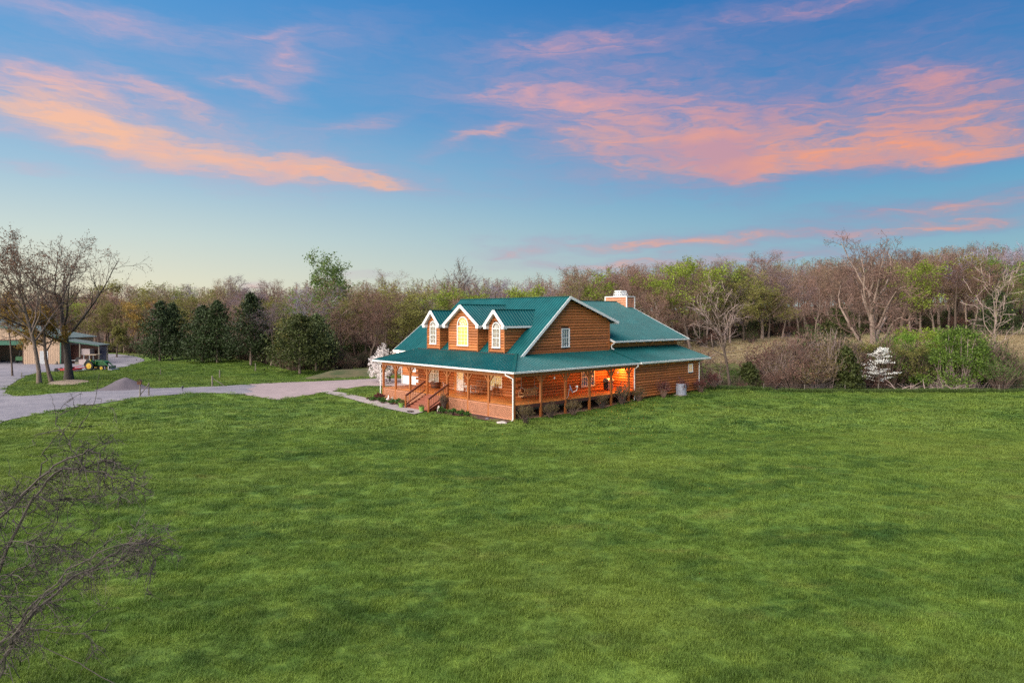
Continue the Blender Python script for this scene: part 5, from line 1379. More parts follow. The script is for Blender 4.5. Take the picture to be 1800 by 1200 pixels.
cedar('dark conifer hidden behind the large green vine covered bush',1640,700,5.,2.6,12,loc=(at_d(1625,690,86).x,86,0),group='small conifers in the hedgerow')
cedar('dark evergreen standing before the wood at the far right field edge',1735,700,9,3.6,13,loc=(at_d(1755,570,139).x,139,0),group='dark evergreens along the far field')
cedar('dark evergreen at the wood edge right of the vine hung tree',1600,700,7,3.0,14,loc=(at_d(1478,570,140).x,140,0),m='cedar_warm',group='dark evergreens along the far field')

M['leaf_poplar']=leafm('leaf_poplar_green',(.12,.19,.04))
OAK=dict(trunk=.5,r=.62,seg=[7,8,5,3,1],wob=[.06,.14,.2,.22,.2],trop=[.02,.05,.06,.05,.02],tip=[.45,.18,.3,.4,.4],n=[9,9,6,5,0],lo=[.42,.22,.2,.15],ang=[52,44,46,46],rat=[.92,.48,.5,.5],shape=[.25,.4,.35,.3],cr=[.55,.42,.5,.55],minr=.016,buds=1,bspread=.12,bsize=.2,flare=1.3)
def O(**k): d=dict(OAK); d.update(k); return d
def at_base(u,v): p=at(u,v,0.); return (p.x,p.y,G(p.x,p.y)-.05)
tree('oak_tree','big spreading bare oak with a thick dark trunk on the lawn by the tractor','tree',58,O(n=[11,9,6,5,0],trunk=.62,lo=[.36,.2,.2,.15],rat=[1.0,.46,.5,.5],ang=[50,42,46,46],tip=[.3,.15,.3,.4,.4],cr=[.34,.42,.5,.55],r=.50,wob=[.03,.09,.18,.22,.2],trop=[.0,.05,.05,.04,.02]),18.,(M['bark_dark'],M['twig_dark'],M['leaf_rust']),loc=at_base(121,667),rz=.4)
tree('oak_tree','tall slender oak with rust coloured leaves left of the big oak','tree',71,O(r=.25,trunk=.62,rat=[.72,.5,.5,.5],lo=[.38,.2,.2,.15],ang=[42,42,46,46],buds=2,bsize=.2,n=[11,8,6,5,0]),20.,(M['bark_pale'],M['twig_dark'],M['leaf_rust']),loc=at_base(69,674),rz=2.9)
tree('oak_tree','leaning thin oak trunk between the tall slender oak and the big oak','tree',72,O(r=.24,trunk=.68,rat=[.42,.5,.5,.5],lo=[.52,.2,.2,.15],buds=4,bsize=.25,n=[10,7,5,4,0]),11.,(M['bark'],M['twig_dark'],M['bud_ochre']),loc=at_base(91,671),rz=3.1,lean=.22)
tree('young_tree','young ochre leafed tree before the barn wall','tree',73,O(r=.12,trunk=.8,rat=[.36,.5,.5,.5],lo=[.62,.2,.2,.15],buds=5,bsize=.24,n=[9,7,5,4,0]),11.5,(M['bark'],M['twig'],M['bud_ochre']),loc=at_base(22,661),rz=1.1)
tree('young_tree','slim olive leafed tree growing beside the lean-to of the barn','tree',74,O(r=.15,trunk=.62,rat=[.5,.5,.5,.5],lo=[.2,.2,.2,.15],buds=4,bsize=.22,n=[10,7,5,4,0]),9.,(M['bark'],M['twig'],M['bud_olive']),loc=at_base(205,628),rz=.5)
# tall green poplar in the left woods, bare tree above the left dormer
S=F(trunk=.9,r=.28,n=[17,8,5,0],lo=[.3,.2,.15],ang=[42,42,44],rat=[.42,.46,.5],buds=11,bsize=.36,bspread=.32)
p=Vector((at_d(575,600,124).x,124,0)); tree('poplar_tree','tallest fresh green leafing tree rising above the left woods','tree',82,S,16.8,(M['bark_pale'],M['twig_pale'],M['leaf_poplar']),loc=(p.x,p.y,G(p.x,p.y)))
S=F(trunk=.72,r=.30,n=[12,9,6,0],lo=[.38,.2,.15],ang=[46,42,44],rat=[.5,.5,.5],buds=1,bsize=.22,minr=.03)
p=Vector((at_d(805,600,128).x,128,0)); tree('bare_tree','big bare dark tree standing up behind the roof of the house','tree',84,S,18.3,(M['bark'],M['twig_dark'],M['leaf_rust']),loc=(p.x,p.y,G(p.x,p.y)))
# right side: vine hung tree, hedgerow trees
def rloc(u,d): x=at_d(u,600,d).x; return (x,d,G(x,d)-.1)
S=O(r=.55,trunk=.55,n=[10,9,7,5,0],lo=[.28,.2,.15,.1],ang=[48,44,48,48],rat=[.75,.5,.5,.5],buds=2,bsize=.16,wob=[.1,.18,.24,.24,.2],trop=[.03,.07,.05,.03,.0],minr=.018)
tree('vine_hung_tree','huge bare tree tangled with hanging vines on the right field edge','tree',91,S,24.5,(M['bark_pale'],M['twig_rose'],M['bud_rose']),loc=rloc(1545,92),rz=1.)
S=F(trunk=.8,r=.2,n=[13,7,6,0],lo=[.25,.2,.15],buds=0)
tree('bare_tree','bare forked tree in the ravine just right of the house','tree',92,F(trunk=.75,r=.20,n=[10,8,6,0],lo=[.33,.2,.15],ang=[50,42,44],rat=[.5,.5,.5],buds=1,bsize=.12),13.,(M['bark'],M['twig_pale'],M['bud_tan']),loc=rloc(1283,76))
tree('bare_tree','slim bare tree at the right end of the hedgerow','tree',93,F(trunk=.85,r=.2,n=[13,7,5,0],lo=[.32,.2,.15],buds=1,bsize=.14),15.5,(M['bark_pale'],M['twig_pale'],M['leaf_spring']),loc=rloc(1745,82))
tree('bare_tree','arching brown bare tree at the back corner of the house','tree',94,F(trunk=.6,r=.2,n=[11,9,7,0],lo=[.2,.2,.15],ang=[62,46,46],rat=[.6,.5,.5],buds=2,bsize=.12,trop=[0,-.03,-.03,0]),8.5,(M['bark'],M['twig'],M['bud_rose']),loc=rloc(1236,84))
tree('bare_tree','arching twiggy thorn tree in the middle of the hedgerow','tree',95,F(trunk=.55,r=.16,n=[12,9,7,0],lo=[.2,.2,.15],ang=[60,46,46],rat=[.7,.5,.5],buds=3,bsize=.12,trop=[0,-.06,-.05,0]),10.5,(M['bark'],M['twig'],M['bud_maroon']),loc=rloc(1400,79))
tree('bare_tree','second arching thorn tree touching the vine hung tree','tree',96,F(trunk=.55,r=.16,n=[12,9,7,0],lo=[.2,.2,.15],ang=[60,46,46],rat=[.7,.5,.5],buds=3,bsize=.12,trop=[0,-.06,-.05,0]),10.,(M['bark'],M['twig_rose'],M['bud_maroon']),loc=rloc(1442,81))
for i,(u,d,h,lab) in enumerate(((1668,150,17.,'haze tinted lilac grey bare tree on the far right skyline, left of the group'),(1712,158,19.,'haze tinted lilac grey bare tree in the middle of the far right skyline group'),(1758,152,18.5,'haze tinted lilac grey bare tree right of the middle on the far right skyline'),(1797,156,20.,'haze tinted lilac grey bare tree at the right edge of the picture skyline'))):
    tree('bare_tree',lab,'tree',120+i,F(trunk=.8,r=.26,n=[14,8,7,0],lo=[.35,.2,.15],buds=2,bsize=.2,minr=.03),h,(M['bark_pale'],M['twig_lilac'],M['bud_lilac']),loc=rloc(u,d),group='haze tinted lilac grey trees on the far right skyline')  # bluish sky haze is put into the twig and bud colours here
# dogwood
def dogwood():
    loc=rloc(1543,77.); rng=random.Random(4); t=thing('dogwood_tree','white flowering dogwood in the hedgerow at the right','tree',loc,0)
    tm,cm,bm_=MB(),MB(),MB(); tm.tube([(0,0,-.2),(.1,0,1.2),(.2,.1,2.4),(.25,.1,3.6)],[.1,.08,.06,.03],6,cap=False)
    for i in range(44):
        z=rng.uniform(1.3,5.0); a=rng.uniform(0,6.28); w=(3.5-.52*z)*rng.uniform(.4,1.); q0=Vector((.2,.1,z)); q1=q0+Vector((math.cos(a)*w-.35*(3-z)*.6,math.sin(a)*w*.8,rng.uniform(.0,.35)))
        cm.tube([q0,q0.lerp(q1,.5)+Vector((0,0,.1)),q1],[.03,.02,.008],3,cap=False)
        for k in range(46):
            f=rng.uniform(.25,1.1); p=q0.lerp(q1,f)+Vector((rng.gauss(0,.16),rng.gauss(0,.16),.06+rng.gauss(0,.05))); bm_.leaf(p,.15,rng,up=2.5)
    tm.build('trunk',M['bark'],t); cm.build('branches',M['twig'],t); bm_.build('blossoms',M['blossom_pure'],t)
dogwood()
def bloom_tree():
    p=at(682,678,0.); S=O(r=.12,trunk=.40,seg=[4,5,4,3,1],lo=[.3,.2,.15,.1],ang=[62,44,46,46],rat=[1.35,.5,.5,.5],n=[12,8,6,5,0],buds=3,bsize=.17,bspread=.1,minr=.008,trop=[.02,.03,.02,0,0])
    x,y=p.x+.2,p.y; t=tree('blossom_tree','white blossoming tree at the left end of the porch','tree',62,S,5.0,(M['bark'],M['twig'],M['blossom']),loc=(x,y,G(x,y)))
bloom_tree()
M['leaf_vine']=leafm('leaf_vine_green',(.145,.225,.035))
def vine_bush():
    """large green shrub heaped over leaning stems"""
    loc=rloc(1680,78.5); rng=random.Random(6); t=thing('vine_bush','large bright green vine covered bush heaped in the hedgerow at right','bush',loc,0)
    sm_,fo=MB(),MB()
    cl=[]
    for i in range(70):
        a=rng.uniform(0,6.28); rr=rng.random()**.5*4.3; x=rr*math.cos(a)*1.05; y=rr*math.sin(a)*.7; z=rng.uniform(.5,1.)*(8.7-.33*rr*rr)*.95
        cl.append((Vector((x,y,max(1.6,z))),rng.uniform(.5,1.)))
    for c,s in cl:
        b=Vector((c.x*.35+rng.gauss(0,.5),c.y*.35,-.1)); m=b.lerp(c,.55)+Vector((rng.gauss(0,.3),rng.gauss(0,.3),.3)); sm_.tube([b,m,c],[.07,.05,.02],4,cap=False)
        for k in range(210): fo.leaf(c+Vector((rng.gauss(0,.55)*s,rng.gauss(0,.55)*s,rng.gauss(0,.42)*s)),.23,rng,0 if rng.random()<.62 else 1,up=.8)
    for k in range(150):
        a=rng.uniform(0,6.28); r=rng.uniform(1,4.6); p0=Vector((r*math.cos(a),r*.7*math.sin(a),rng.uniform(.0,.6))); p1=p0+Vector((rng.gauss(0,1.2),rng.gauss(0,.8),rng.uniform(.3,2.4))); sm_.tube([p0,p0.lerp(p1,.5)+Vector((0,0,.2)),p1],[.03,.022,.01],3,cap=False)
    sm_.build('stems',M['twig_pale'],t); fo.build('foliage',[M['leaf_vine'],M['leaf_mid']],t)
vine_bush()
def hedgerow():
    rg=random.Random(17)
    names=[]
    n=0
    for i in range(92):
        u=1225+585*i/91+rg.uniform(-6,6); d=rg.uniform(75,79.) if i%2 and not 1478<u<1750 else rg.uniform(80.5,89)
        if 1775<u and d<78: continue
        x,y,z=rloc(u,d); k=rg.randrange(3); s=rg.uniform(.8,1.35)*(1.55 if d>79 else 1.05)*(.42 if u<1350 or u>1765 else 1. if u<1480 else .85)
        lf=rg.choice(['bramble_leaf','bramble_leaf','leaf_mid','shrub_olive','bud_maroon'] if u>1475 or u<1340 else ['bramble_leaf','shrub_olive','shrub_olive','bud_maroon','bud_rose']); 
        if lf in('bramble_leaf','leaf_mid'): lab,g='low green tangled bramble thicket in the hedgerow at the lawn edge','green bramble thickets of the hedgerow'
        elif lf=='shrub_olive': lab,g='olive brown twiggy thicket in the hedgerow at the lawn edge','olive brown thickets of the hedgerow'
        else: lab,g='reddish brown twiggy thicket in the hedgerow at the lawn edge','reddish brown thickets of the hedgerow'
        near='nearer' if d<79 else 'rear'; lab='%s %s, %s'%(near,lab.replace('low ','').replace(' in the hedgerow at the lawn edge',''),zone(u).replace('behind','below').replace('above','below')+'')
        shrub_thing('thicket',lab,'thicket',THK[k],(x,y,z),('twig' if lf!='shrub_olive' else 'twig_pale',lf),(s*rg.uniform(.9,1.2),s,s*rg.uniform(.7,1.05)*(1.3 if 1350<u<1765 else 1.)),g,rg.uniform(0,6))
    # thickets at the foot of the left woods and on the bank
    for i in range(70):
        u=-10+700*i/69+rg.uniform(-5,5); x0=(u-900)/1200
        d=100.
        for _ in range(12): d=forest_edge(x0*d)+rg.uniform(.0,4.)
        x=x0*d; k=rg.randrange(3); s=rg.uniform(.55,1.)
        lf=rg.choice(['bramble_leaf','bud_maroon','shrub_olive','cedar','cedar'])
        if lf in ('cedar','bramble_leaf'): lab,g='dark green undergrowth bush at the foot of the left woods','dark green bushes at the foot of the left woods'
        else: lab,g='brown twiggy bush at the foot of the left woods','brown bushes at the foot of the left woods'
        lab='%s, %s'%(lab.replace(' at the foot of the left woods',' at the woods foot'),zone(u).replace('above','below'))
        shrub_thing('undergrowth_bush',lab,'bush',THK[k],(x,d,G(x,d)-.1),('twig',lf),(s*1.2,s,s*.9),g,rg.uniform(0,6))
hedgerow()
def hedge_trees():
    rg=random.Random(41)
    L=[(1262,80,6.,'rose','low rosy bare tree just past the dark red end shrub'),(1335,83,5.5,'tan','small tan bare tree over the green ravine slope'),(1372,80,7.2,'maroon','dark bare thorn tree at the left end of the tall brush'),
       (1418,84,7.8,'grey','grey brown bare tree rising from the middle of the tall brush'),(1462,82,7.4,'maroon','dark bare tree between the tall brush and the small hedgerow cedar'),(1512,84,7.,'olive','olive budding small tree behind the small hedgerow cedar'),
       (1582,82,6.5,'olive','olive budding small tree right of the white dogwood'),(1618,84,8.2,'fresh','fresh green small tree left of the green vine bush'),(1652,85,8.8,'spring','yellow green small tree behind the green vine bush'),
       (1716,83,8.6,'fresh','fresh green small tree at the right shoulder of the vine bush'),(1775,84,6.2,'tan','small tan bare tree right of the slim hedgerow tree')]
    for u,d,h,look,lab in L:
        x,y,z=rloc(u,d); _,tw,bu,ba=LOOK[look]
        place_tree('leafy_round' if look in('fresh','spring','olive') else 'forked',x,y,h,'hedge_tree',lab,'small trees of the hedgerow',ba,tw,bu,rg,sx=1.45)
hedge_trees()
def forest_floor():
    rg=random.Random(23); a,b=shrub_mesh(77,2.6,1.7,40,3,.2,twr=.022,twigs=6)
    off=len(a.v); a.v+=b.v; a.f+=[tuple(i+off for i in f) for f in b.f]; a.m+=[1]*len(b.f)
    for (m1,m2,lab,n) in (('twig','bramble_leaf','dark green undergrowth inside the woods',230),('twig_dark','bud_maroon','dark brown undergrowth inside the woods',230)):
        pts=[]
        while len(pts)<n:
            u=rg.uniform(-40,1860)
            y=rg.uniform(105,150); x=(u-900)/1200*y
            if x<14:
                if y<forest_edge(x)+3: continue
            else:
                e0=114+(x-14)*.75 if x<50 else 141+.10*(x-50)
                y=e0+rg.uniform(2,26); x=(u-900)/1200*y
            s=rg.uniform(.6,1.3); pts.append(((x,y,G(x,y)-.1),(0,0,rg.uniform(0,6.28)),(s*1.2,s*1.2,s)))
        p=pts.pop(); src=a.build('undergrowth_clump',[M[m1],M[m2]]); src.location=p[0]; tag(src,'one clump of the woodland undergrowth','undergrowth',kind='stuff'); scatter('undergrowth',pts,src,lab,'undergrowth')
forest_floor()
def ravine_weeds():
    rg=random.Random(29); mb=tuft_patch(9,150,.5,.15,.6,.012)
    for (m,lab,n,lo,hi) in (('weed_green','rank green weeds on the slope of the ravine',3000,72.8,108),('weed_straw','dry straw coloured grass on the far field',2200,112,140)):
        pts=[]
        while len(pts)<n:
            u=rg.uniform(1180,1860); y=lo+(hi-lo)*rg.random()**1.3; x=(u-900)/1200*y
            if x<16: continue
            if y>138+.1*(x-50): continue
            s=rg.uniform(.7,1.6)*(1 if hi<100 else .75); pts.append(((x,y,G(x,y)),(0,0,rg.uniform(0,6.28)),(s*1.3,s*1.3,s*.8)))
        p=pts.pop(); src=mb.build('weed_tuft',M[m]); src.location=p[0]; tag(src,'one tuft of rank field grass','grass',kind='stuff'); scatter('field_grass',pts,src,lab,'grass')
M['weed_green']=leafm('weed_green',(.085,.13,.03),.4,0,.3); M['weed_straw']=leafm('weed_straw',(.42,.33,.20),.4,0,.3)
ravine_weeds()

# ---- bramble bush reaching into the picture at the lower left
def bramble():
    t=thing('bramble_bush','tall leafless thorny bush with arching canes at the lower left','bush',(-12.3,12.6,G(-12.3,12.6)),0); o=Vector(t.location); rng=random.Random(14)
    canes,tw=MB(),MB()
    def path(px,d0,d1):
        n=len(px); return [at_d(u,v,d0+(d1-d0)*i/(n-1))-o for i,(u,v) in enumerate(px)]
    def refine(pts,jit):
        for _ in range(2):
            q=[pts[0]]
            for a,b in zip(pts,pts[1:]): q+= [a.lerp(b,.5)+Vector((rng.gauss(0,jit),rng.gauss(0,jit),rng.gauss(0,jit))),b]
            pts=q; jit*=.5
        return pts
    def twigs(pts,n,L,lv=0,droop=-.25):
        for _ in range(n):
            i=rng.randrange(max(1,int(len(pts)*.12)),len(pts)-1); p=pts[i].lerp(pts[i+1],rng.random()); d=(pts[i+1]-pts[i]).normalized()
            e=(d*rng.uniform(.1,.9)+Vector((rng.gauss(0,.6),rng.gauss(0,.7),rng.gauss(0,.6)))).normalized(); l=L*rng.uniform(.4,1.2)
            q=[p]
            for k in range(4): e=(e+Vector((rng.gauss(0,.2),rng.gauss(0,.2),droop*.35+rng.gauss(0,.2)))).normalized(); q.append(q[-1]+e*l/4)
            tw.tube(q,[.008-.002*lv,.007-.002*lv,.005-.0012*lv,.004-.001*lv,.0025],3,cap=False)
            for k in range(5 if lv else 3):
                i2=rng.randrange(4); a=q[i2].lerp(q[i2+1],rng.random()); tw.sliver(a,a+Vector((rng.gauss(0,.05),rng.gauss(0,.05),rng.gauss(0,.05))),.004,0,rng)
            if lv<1: twigs(q,rng.randrange(3,6),L*.5,1,droop)
            elif rng.random()<.5:
                i2=rng.randrange(1,4)
                for k in range(3): a=q[i2].lerp(q[i2+1],rng.random()); tw.sliver(a,a+Vector((rng.gauss(0,.16),rng.gauss(0,.16),rng.gauss(0,.16))),.0035,0,rng)
    mains=[([(-140,1250),(-70,1010),(-20,935),(40,868),(95,818),(140,799),(176,797),(190,808),(186,824)],12.8,12.2,.032,46),
           ([(-90,1180),(0,1000),(55,880),(110,824),(146,820),(180,828),(214,840),(240,861)],12.4,12.0,.028,40),
           ([(-60,1260),(5,1160),(45,1095),(110,1030),(170,995),(215,962),(245,952),(262,966),(275,985)],11.6,11.0,.030,48),
           ([(-70,1240),(0,1130),(70,1050),(140,1008),(205,993),(250,950)],12.0,11.6,.026,40),
           ([(-50,1240),(8,1150),(20,1120),(80,1040),(150,985),(220,955),(262,950)],11.2,10.8,.020,34),
           ([(70,838),(78,800),(95,770),(128,735),(160,700)],12.6,12.4,.013,8),
           ([(146,823),(125,790),(104,750),(96,714),(84,690)],12.2,12.5,.011,6),
           ([(40,870),(62,850),(110,830),(150,820)],12.7,12.3,.02,14),
           ([(-120,1150),(-30,1040),(30,1000),(90,965),(140,945)],13.,12.4,.018,36),
           ([(-120,1100),(-40,950),(20,890),(70,872),(120,878),(180,872),(235,853)],13.3,12.6,.016,34),
           ([(-100,1200),(-20,1080),(50,1010),(80,950),(105,880),(115,850)],12.9,12.6,.016,26),
           ([(-80,1100),(-10,990),(20,950),(70,960),(110,970)],12.2,11.7,.014,26),
           ([(-150,1100),(-60,960),(0,880),(30,870)],13.4,13.,.022,26),
           ([(-80,1240),(-10,1100),(40,1105),(90,1110),(150,1112),(160,1130)],11.5,11.0,.010,16),
           ([(170,700),(168,720),(158,705)],12.4,12.4,.006,0)]
    for px,d0,d1,r,n in mains:
        q=refine(path(px,d0,d1),.05); canes.tube(q,[r*(1-.8*i/(len(q)-1)) for i in range(len(q))],5,cap=False)
        if n: twigs(q,int(n*.8),.62)
    # stems down to the ground
    for k in range(9):
        a=at_d(-150+rng.uniform(0,90),1200+rng.uniform(-80,80),11.6+rng.uniform(0,1.4))-o; b=Vector((rng.gauss(0,.35),rng.gauss(0,.35),-.1)); canes.tube(refine([b,b.lerp(a,.5)+Vector((rng.gauss(0,.2),rng.gauss(0,.2),0)),a],.05),.03,5,cap=False)
    # thick inner tangle
    for k in range(150):
        a=at_d(rng.uniform(-90,55),rng.uniform(860,1200),rng.uniform(11.4,13.6))-o; q=[a]; e=Vector((rng.gauss(0,1),rng.gauss(0,1),rng.gauss(0,1))).normalized()
        for j in range(5): e=(e+Vector((rng.gauss(0,.45),rng.gauss(0,.45),rng.gauss(0,.4)))).normalized(); q.append(q[-1]+e*rng.uniform(.10,.24))
        tw.tube(q,[.009,.008,.007,.006,.004,.003],3,cap=False)
    q=refine(path([(55,1128),(105,1150),(150,1172),(205,1202),(240,1225)],11.3,10.4),.01); canes.tube(q,.006,4,cap=False)
    q=refine(path([(175,655),(168,700),(155,728),(140,750),(120,775)],12.6,12.5),.01); canes.tube(q,[.004+.004*i/len(q) for i in range(len(q))],4,cap=False)
    canes.build('canes',M['twig_bush'],t); tw.build('twigs',M['twig_bush'],t)
bramble()

# ================================================================== barn, tractor and other things on the left
M['tank']=mat('tank_paint',(.42,.33,.32),.6,var=.15)
def barn():
    y0=115.8; X=lambda u:(u-900)/1200*y0
    t=thing('barn','tan metal barn with green trim and open bay at the left','barn',(X(107),y0,G(X(107),y0)),0); B=lambda u:X(u)-X(107)
    xl=B(-170); L0=B(0)
    D=9.
    zr=lambda x: 4.45+(-x)*.185      # roof height over x (x<=0)
    ridge=-19.
    mb=MB()
    op0,op1=B(-62),B(40)
    # front wall in pieces round the bay, ribbed sheets
    def sheet(x0,x1,z0f,z1f):
        mb.hexa([(x0,0,z0f),(x1,0,z0f),(x1,.1,z0f),(x0,.1,z0f),(x0,0,z1f(x0)),(x1,0,z1f(x1)),(x1,.1,z1f(x1)),(x0,.1,z1f(x0))])
        n=int((x1-x0)/.3)
        for i in range(n):
            x=x0+.15+i*.3; mb.box((x-.03,-.025,z0f),(x+.03,-.001,zr(x)-.25 if z1f is zr else z1f(x)))
    sheet(op1,0,0,zr); sheet(op0,op1,4.15,zr); sheet(ridge,op0,0,zr)
    mb.box((-.1,.1,0),(0,D,4.4)); mb.box((ridge,D-.1,0),(-.1,D,4.4)); mb.box((ridge-.1,0,0),(ridge,D,7.9))
    mb.build('wall',M['tan'],t)
    mb=MB(); mb.bar((.55,-.35,4.40),(ridge,-.35,zr(ridge)+.08),.06,.28); mb.build('rake_trim',M['barn_green'],t)
    mb=MB(); mb.box((-.16,-.05,0),(.06,.0,4.3)); mb.build('corner_trim',M['barn_green'],t)
    roof_plane('roof',[(.5,-.4,4.42),(.5,D+.4,4.42),(ridge,D+.4,zr(ridge)+.06),(ridge,-.4,zr(ridge)+.06)],t,rib=.6,m='barn_roof')
    roof_plane('roof',[(2*ridge-.5,D+.4,4.42),(2*ridge-.5,-.4,4.42),(ridge,-.4,zr(ridge)+.06),(ridge,D+.4,zr(ridge)+.06)],t,rib=.6,m='barn_roof')
    mb=MB(); 
    for i in range(5): mb.box((op0,.12,3.25+i*.18),(op1,.16,3.25+i*.18+.172))
    mb.build('roller_door',M['barn_green'],t)
    mb=MB(); mb.box((op1,-.04,0),(op1+.12,.02,4.15)); mb.box((op0,-.04,4.05),(op1,.0,4.17)); mb.build('bay_frame',M['joist'],t)
    mb=MB(); mb.box((B(70),-.04,.0),(B(84.5),.02,2.25)); d=mb.build('door',M['metal'],t); mb=MB(); mb.lathe((B(82.5),-.08,1.05),[(.04,-.04),(.04,.04)],8,axis='y'); mb.build('handle',M['black'],d)
    # lean-to
    W=B(174)
    roof_plane('lean_to_roof',[(W+.3,2.6,3.25),(W+.3,-.5,3.25),(.3,-.5,4.25),(.3,2.6,4.25)],t,rib=.6,m='barn_roof')
    mb=MB(); mb.bar((.2,-.45,4.16),(W+.3,-.45,3.16),.06,.2); mb.build('lean_to_trim',M['barn_green'],t)
    for (x,y) in ((W,0),(W,2.4),(W*.5,.0)): mb=MB(); mb.box((x-.09,y-.09,-.1),(x+.09,y+.09,3.2+(W-x)*.13)); mb.build('lean_to_post',M['weathered'],t)
    mb=MB(); mb.box((W*.78,2.3,0),(W-.1,2.4,3.0)); mb.build('side_panel',M['barn_blue'],t)
    mb=MB(); mb.box((.1,2.45,0),(W,2.55,3.2)); mb.build('lean_to_wall',M['joist'],t)
    # lawn implement parked in the bay
    v=thing('utility_vehicle','dark utility vehicle parked inside the open barn bay','vehicle',(X(18),y0+3.5,G(X(18),y0)+.03),R(-90))
    mb=MB(); mb.box((-1.2,-.75,.45),(1.25,.75,1.0)); mb.box((.35,-.72,1.0),(1.2,.72,1.15)); mb.build('body',M['tgreen'],v)
    mb=MB()
    for x in (-.35,.45):
        for y in (-.68,.68): mb.bar((x,y,1.0),(x-.05,y,1.95),.07,.07,(0,1,0))
    mb.box((-.5,-.74,1.95),(.55,.74,2.0)); mb.build('cab_frame',M['black'],v)
    mb=MB(); mb.box((-.3,-.55,.95),(.1,.55,1.2)); mb.box((-.4,-.55,1.2),(-.28,.55,1.6)); mb.build('seat',M['tyellow'],v)
    mb=MB(); mb.box((-.1,-.15,1.2),(.05,.2,1.5)); mb.build('toolbox',M['red'],v)
    for x in (-.75,.8):
        for y in (-.8,.8): mb=MB(); mb.lathe((x,y,.33),[(.22,-.12),(.33,-.1),(.33,.1),(.22,.12)],14,axis='y'); mb.build('wheel',M['rubber'],v)
    # trailer with white tank under the lean-to
    q=Vector((X(148),y0+.9,0)); v=thing('trailer','flat trailer with a white tank box under the barn lean-to','trailer',(q.x,q.y,G(q.x,q.y)+.03),R(4))
    mb=MB(); mb.box((-1.8,-.8,.55),(1.8,.8,.68)); mb.bar((-1.8,0,.6),(-2.9,0,.55),.12,.1); mb.build('deck',M['metal'],v)
    mb=MB(); mb.box((-1.0,-.7,1.55),(.75,.7,2.55)); mb.build('tank_box',M['tank'],v)
    for x in (-.9,.65):
        for y in (-.6,.6): mb=MB(); mb.box((x-.05,y-.05,.68),(x+.05,y+.05,1.55)); mb.build('leg',M['metal'],v)
    for y in (-.88,.88): mb=MB(); mb.lathe((-.6,y,.38),[(.2,-.1),(.38,-.09),(.38,.09),(.2,.1)],16,axis='y'); mb.build('wheel',M['rubber'],v)
    q=Vector((X(141),y0-.6,0)); mb=MB(); mb.lathe((0,0,.42),[(.24,-.11),(.42,-.1),(.42,.1),(.24,.11)],16,axis='y'); o=mb.build('spare_tyre',M['rubber'],loc=(q.x,q.y,G(q.x,q.y)+.4)); tag(o,'black spare tyre leaning on blocks before the trailer','tyre')
    mb=MB(); mb.box((-.35,-.3,0),(.35,.3,.4)); o=mb.build('wooden_block',M['weathered'],loc=(q.x,q.y,G(q.x,q.y)+.02)); tag(o,'wooden block carrying the spare tyre under the lean-to','block')
    q=Vector((X(151.5),y0-.7,0)); v=thing('cool_box','white chest cooler standing beside the trailer under the lean-to','cooler',(q.x,q.y,G(q.x,q.y)+.04),0)
    mb=MB(); mb.box((-.6,-.35,0),(.6,.35,.72)); mb.build('chest',M['tank'],v); mb=MB(); mb.box((-.63,-.38,.725),(.63,.38,.82)); mb.build('lid',M['tank'],v)
    q=at(99,640.5,0); v=thing('feed_bag','small tan bag leaning at the barn corner','bag',(q.x,q.y,G(q.x,q.y)+.04),0); mb=MB(); mb.tube([(0,0,0),(0,0,.1),(.02,0,.42),(.03,.0,.55)],[.2,.26,.22,.06],10); mb.build('sack',M['soil'],v,smooth=True)
barn()
